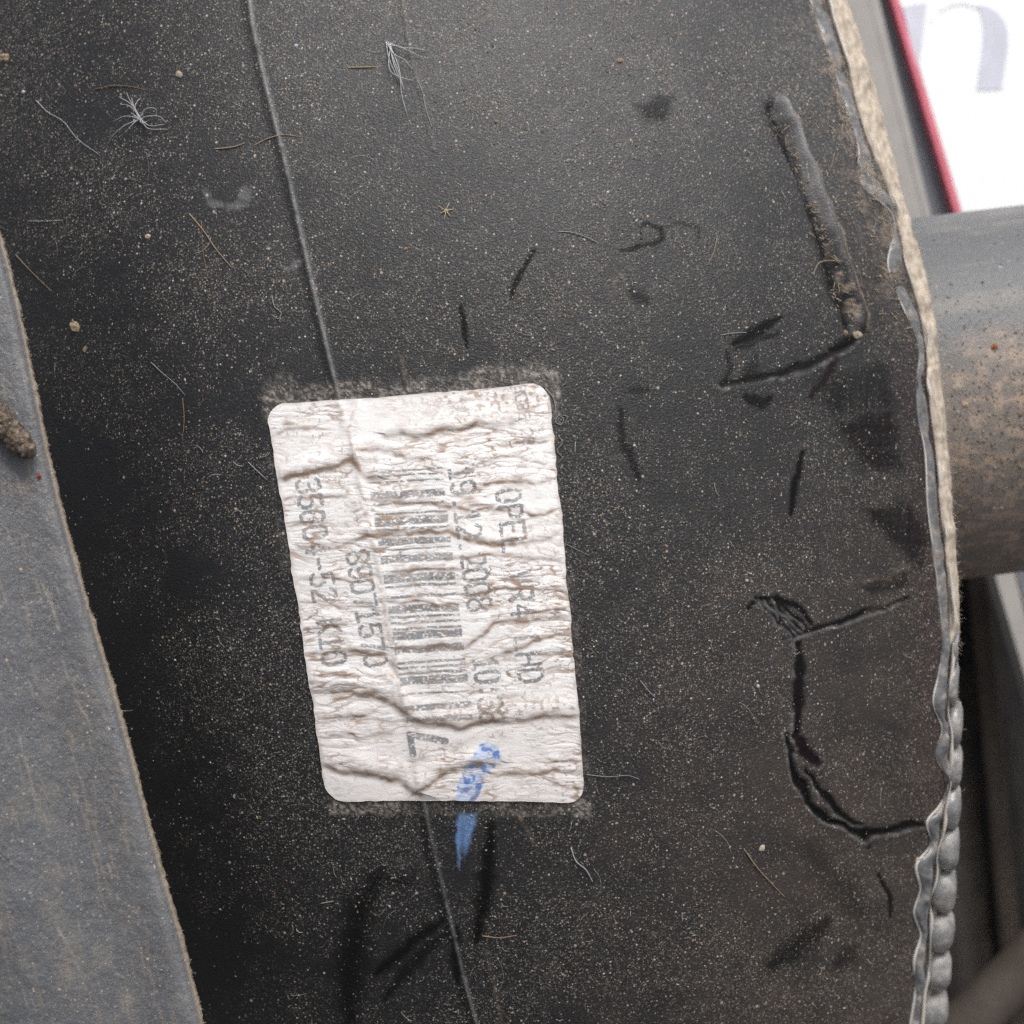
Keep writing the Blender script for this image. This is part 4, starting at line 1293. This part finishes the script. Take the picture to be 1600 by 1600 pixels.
# fibres and crumbs one can point at
def fibre(pts, r_px, c, name, label, cat='fibre', lift=0.00025, group=None, z_fn=None):
    P = spline(pts, max(12, 6 * len(pts)))
    lf = lift * (0.4 + 0.8 * np.sin(np.linspace(0, np.pi, len(P))))
    co_ = on_body(P[:, 0], P[:, 1], lf)
    rad = r_px * 0.8 / 8000 * np.linspace(1.0, 0.65, len(P))
    c_, q_, t_ = tube(co_, rad, 6)
    org = co_[0]
    o = link(name, mesh_np(name, c_ - org, q_, t_, attrs={'col': np.tile(c * 0.8, (len(c_), 1)) * rng.uniform(0.75, 1.1, (len(c_), 1))}, mats=[M_lint]), origin=tuple(org))
    tag(o, label, cat, group)
    return o


WHT = np.array((0.50, 0.51, 0.52)); TAN = np.array((0.42, 0.33, 0.22)); BRN = np.array((0.30, 0.19, 0.11)); GRY = np.array((0.30, 0.31, 0.32))
fibre([(57, 157), (75, 175), (100, 190), (120, 215), (154, 241)], 0.9, WHT * 0.85, 'fibre', 'long thin white fibre left of the white fluff tuft')
fibre([(148, 140), (175, 135), (205, 136), (229, 141)], 0.9, BRN, 'straw', 'thin brown straw just above the white fluff tuft', 'straw')
fibre([(336, 233), (352, 232), (370, 229), (382, 224)], 1.3, TAN, 'straw', 'short tan straw lying beside the mould line', 'straw')
fibre([(398, 227), (420, 217), (440, 212), (470, 214)], 1.2, TAN * 0.9, 'straw', 'bent tan straw crossing the mould line', 'straw')
fibre([(296, 334), (318, 360), (340, 392), (362, 418)], 1.5, TAN * 0.75, 'straw', 'straight tan straw below the dull crescent smear', 'straw')
fibre([(315, 345), (318, 390), (324, 432)], 0.8, BRN * 0.8, 'fibre', 'faint brown hair crossing under the straight straw')
fibre([(25, 398), (50, 424), (82, 456)], 1.1, TAN * 0.6, 'straw', 'dark tan straw next to the top of the grey panel', 'straw')
fibre([(543, 106), (566, 106), (590, 105)], 1.4, np.array((0.5, 0.36, 0.2)), 'straw', 'short golden straw beside the spun white threads', 'straw')
fibre([(652, 125), (660, 145), (665, 170), (675, 200)], 1.6, GRY * 0.85, 'fibre', 'curved grey fibre hanging from the spun white threads')
fibre([(872, 362), (895, 364), (918, 372), (935, 380)], 1.0, WHT * 0.7, 'fibre', 'short white fibre right of the dark slanting nick')
fibre([(425, 462), (430, 480), (440, 490), (436, 498), (424, 492)], 1.0, WHT * 0.6, 'fibre', 'small curled white fibre near the mould line')
fibre([(236, 566), (255, 583), (275, 600), (290, 618)], 0.8, GRY, 'fibre', 'fine grey hair in the dark area beside the panel')
fibre([(286, 622), (289, 655), (285, 690)], 0.9, BRN * 0.9, 'fibre', 'upright brown hair in the dark area beside the panel')
fibre([(388, 722), (402, 735), (418, 750)], 1.0, GRY * 1.1, 'fibre', 'pale hair touching the sticker edge beside the number')
fibre([(892, 1324), (900, 1345), (915, 1358), (926, 1378)], 1.6, WHT * 0.75, 'fibre', 'bent white fibre below the sticker corner')
fibre([(1162, 1326), (1180, 1352), (1205, 1380), (1226, 1402)], 1.4, TAN * 0.75, 'straw', 'slanting tan straw in the lower half of the housing', 'straw')
fibre([(1000, 1063), (1012, 1078), (1024, 1090)], 1.1, WHT * 0.6, 'fibre', 'tiny pale hair halfway between sticker and cracks')
fibre([(754, 1462), (780, 1464), (808, 1461)], 1.4, BRN * 0.9, 'straw', 'small brown straw near the bottom dark rub', 'straw')
fibre([(916, 1210), (950, 1213), (985, 1212), (1000, 1218)], 0.8, GRY, 'fibre', 'fine level hair next to the sticker bottom corner')
fibre([(1270, 430), (1278, 412), (1300, 408), (1320, 415), (1325, 440)], 1.3, TAN * 0.8, 'fibre', 'curled tan fibre looping out of the long gouge')
fibre([(1120, 372), (1114, 395), (1105, 415)], 1.3, TAN * 0.7, 'straw', 'tiny upright straw in the middle of the right side', 'straw')
fibre([(1125, 524), (1145, 521), (1166, 520)], 1.1, WHT * 0.6, 'fibre', 'short pale hair beside the dark slanting rub')
for k, (x, y) in enumerate(((878, 640), (884, 660), (880, 690), (876, 722))):
    pass
fibre([(852, 607), (864, 622), (866, 645), (860, 655)], 1.3, WHT * 0.55, 'fibre', 'curved pale fibre round the top corner of the sticker')
fibre([(872, 648), (880, 655), (876, 664), (868, 660), (872, 650), (886, 652), (882, 662)], 1.0, WHT * 0.55, 'fibre', 'small knotted curl of fibre beside the sticker')
fibre([(872, 680), (878, 692), (870, 705), (878, 715), (872, 724)], 1.0, WHT * 0.5, 'fibre', 'wavy pale fibre beside the sticker right edge')
fibre([(880, 848), (900, 858), (920, 868)], 0.8, GRY * 0.8, 'fibre', 'faint grey hair beside the sticker at mid height')

# fluff tuft: a centre with many hairs
def tuft(c, ends, name, label, r=0.6, colr=WHT * 0.8):
    c0 = np.array(on_body(np.array(float(c[0])), np.array(float(c[1])), np.array(0.0)))
    t = thing(name, label, 'fluff', tuple(c0))
    for e in ends:
        jit = lambda q: (q[0] + random.uniform(-4, 4), q[1] + random.uniform(-4, 4))
        P = spline([jit(c)] + [jit(q) for q in e], 16)
        co_ = on_body(P[:, 0], P[:, 1], 0.0004 + 0.0010 * np.sin(np.linspace(0, np.pi, 16)))
        c_, q_, t_ = tube(co_ - c0, r / 8000 * np.linspace(1.2, 0.6, 16), 5)
        link('hair', mesh_np('hair', c_, q_, t_, attrs={'col': np.tile(colr, (len(c_), 1))}, mats=[M_lint]), t)
    return t


tuft((222, 188), [[(212, 172), (190, 152)], [(215, 172), (196, 150)], [(217, 170), (204, 150)], [(220, 170), (218, 152)], [(208, 172), (186, 162)], [(205, 195), (188, 208), (172, 219)],
                  [(210, 203), (195, 212)], [(235, 177), (250, 178), (248, 186)], [(238, 186), (258, 187), (264, 193)], [(240, 197), (262, 193)], [(240, 203), (265, 207)], [(205, 188), (180, 192)],
                  [(225, 196), (232, 192)], [(214, 183), (228, 194)]], 'fluff_tuft', 'white fluff tuft with splayed hairs on the dark plastic')
tuft((607, 70), [[(612, 90), (622, 120), (630, 140)], [(614, 95), (628, 125), (632, 150)], [(616, 88), (634, 102), (645, 110)], [(625, 80), (645, 84), (660, 80)], [(626, 82), (644, 88), (658, 87)],
                 [(622, 110), (632, 150), (636, 182)], [(618, 118), (630, 128), (645, 131)], [(612, 100), (618, 125), (628, 132)]], 'spun_threads', 'spun white threads fanning down near the top edge', 0.7, WHT * 0.85)


def crumb(px, py, r_px, c, name, label, cat='crumb', zf=None, squash=0.6, elong=1.0, an=0.0):
    nu, nv = 12, 8
    r_px = r_px * 0.64
    c = np.asarray(c) * 0.85
    if name == 'flake': squash = min(squash, 0.35)
    th = np.linspace(0.0, np.pi, nv)[:, None]; ph = np.linspace(0, 2 * np.pi, nu, endpoint=False)[None, :]
    r_ = np.stack([np.sin(th) * np.cos(ph) * elong, np.sin(th) * np.sin(ph), np.cos(th) * squash + 0 * ph], -1) * r_px / 8000
    sd_ = int(px * 7 + py)
    r_ *= (1 + 0.45 * fbm(np.cos(ph) * 1.7 + th * 1.3, np.sin(ph) * 1.7 + th, sd_, 3))[..., None]
    ca, sa = math.cos(an), math.sin(an)
    r_ = np.stack([r_[..., 0] * ca - r_[..., 1] * sa, r_[..., 0] * sa + r_[..., 1] * ca, r_[..., 2]], -1)
    if zf is None: c0 = np.array(on_body(np.array(float(px)), np.array(float(py)), np.array(r_px / 8000 * squash * 0.5)))
    else: c0 = np.array(zf)
    o = link(name, mesh_np(name, r_.reshape(-1, 3), grid_quads(nv, nu, wrap=True), attrs={'col': np.tile(c, (nv * nu, 1)) * rng.uniform(0.7, 1.15, (nv * nu, 1))}, mats=[M_grain], smooth=False), origin=tuple(c0))
    tag(o, label, cat)
    return o


ORA = np.array((0.36, 0.23, 0.14)); CRE = np.array((0.50, 0.42, 0.32))
crumb(121, 511, 12, TAN * 0.8, 'flake', 'ragged tan flake in the dark area beside the grey panel', 'flake', elong=1.6, an=-0.2)
crumb(134, 545, 6, TAN * 0.6, 'flake', 'small dull flake just under the ragged tan flake', 'flake', elong=1.5, an=1.0)
crumb(775, 190, 5, ORA, 'crumb', 'round orange crumb in the upper middle of the housing')
crumb(968, 95, 6, ORA * 1.1, 'crumb', 'pair-shaped orange crumb near the top edge', elong=1.4, an=0.6)
crumb(232, 370, 7, CRE * 0.9, 'crumb', 'pale crumb left of the straight tan straw')
crumb(281, 117, 7, CRE * 0.8, 'crumb', 'oblong cream crumb above the white fluff tuft', elong=1.5, an=-0.6)
crumb(37, 144, 5, WHT, 'crumb', 'white crumb near the upper corner')
crumb(463, 72, 4.5, WHT * 1.1, 'crumb', 'bright white crumb right of the mould line')
crumb(8, 92, 13, TAN * 0.7, 'clod', 'brown clod of dirt at the edge of the frame', 'clod', elong=1.2)
crumb(634, 389, 5, ORA * 0.9, 'crumb', 'small orange brown crumb above the sticker')
crumb(1190, 1325, 7, CRE, 'flake', 'curled cream flake beside the slanting straw', 'flake', elong=1.5, an=0.7)
crumb(1432, 1343, 7, CRE, 'flake', 'cream flake resting by the scalloped sealant', 'flake', elong=1.6, squash=0.9)
crumb(1167, 907, 4, np.array((0.42, 0.46, 0.54)), 'crumb', 'pale bluish crumb above the looping crack')
crumb(1184, 1072, 4, WHT, 'crumb', 'white crumb left of the upright crack')
crumb(1338, 524, 9, CRE * 0.8, 'crumb', 'tan crumb at the foot of the long gouge', elong=1.5)
crumb(1320, 520, 7, TAN * 0.7, 'crumb', 'darker tan crumb beside the foot of the gouge')
crumb(697, 330, 6, TAN, 'seed', 'tiny tan burr with thin legs above the sticker', 'seed')
for k, (dx, dy) in enumerate(((-12, -8), (-10, 4), (-3, 14), (8, 10), (12, -3), (5, -13))):
    c0 = bpy.data.objects['seed']
    s0 = np.array(on_body(np.array(697.), np.array(330.), np.array(0.0003)))
    e0_ = np.array(on_body(np.array(697. + dx), np.array(330. + dy), np.array(0.0001)))
    m0 = (s0 + e0_) / 2 + np.array([0, 0, 0.0003])
    org = np.array(on_body(np.array(697.), np.array(330.), np.array(6 / 8000 * 0.6 * 0.5)))
    c_, q_, t_ = tube(spline(np.stack([s0, m0, e0_]) - org, 7), 0.00008, 5)
    link('leg', mesh_np('leg', c_, q_, t_, attrs={'col': np.tile(TAN, (len(c_), 1))}, mats=[M_lint]), c0)
crumb(61, 744, 5, np.array((0.42, 0.05, 0.03)), 'crumb', 'tiny red chip on the grey panel below the twig', zf=U(61, 744, float(zflap(np.array(61.), np.array(744.))) + 0.0002))


def pipe_pt(px, py):
    """point on the pipe seen at a photograph position"""
    o_ = np.array([0, 0, D]); d_ = np.array(U(px, py, 0.0)) - o_; d_ /= np.linalg.norm(d_)
    w = o_ - p0; dp = d_ - ax * d_.dot(ax); wp = w - ax * w.dot(ax)
    a_, b_, c__ = dp.dot(dp), 2 * dp.dot(wp), wp.dot(wp) - R * R
    t = (-b_ - math.sqrt(max(b_ * b_ - 4 * a_ * c__, 0))) / (2 * a_)
    return o_ + d_ * t


crumb(1553, 543, 9, np.array((0.30, 0.10, 0.04)), 'crumb', 'rust brown speck on the outlet pipe', zf=pipe_pt(1553, 543))
crumb(1587, 520, 5, TAN * 0.4, 'crumb', 'dark speck on the pipe near the frame edge', zf=pipe_pt(1587, 520))
crumb(1495, 605, 10, CRE * 0.8, 'flake', 'pale flake on the pipe beside the dusty rim', 'flake', zf=pipe_pt(1495, 605), elong=1.5, squash=0.4)
crumb(1508, 632, 7, TAN, 'flake', 'tan flake on the pipe below the pale flake', 'flake', zf=pipe_pt(1508, 632), elong=1.3, squash=0.4)
crumb(1597, 647, 7, ORA * 0.7, 'clod', 'brown clod on the pipe at the frame edge', 'clod', zf=pipe_pt(1595, 647))
crumb(1563, 418, 5, WHT, 'flake', 'white flake high on the outlet pipe', 'flake', zf=pipe_pt(1563, 418), elong=1.6, squash=0.4)
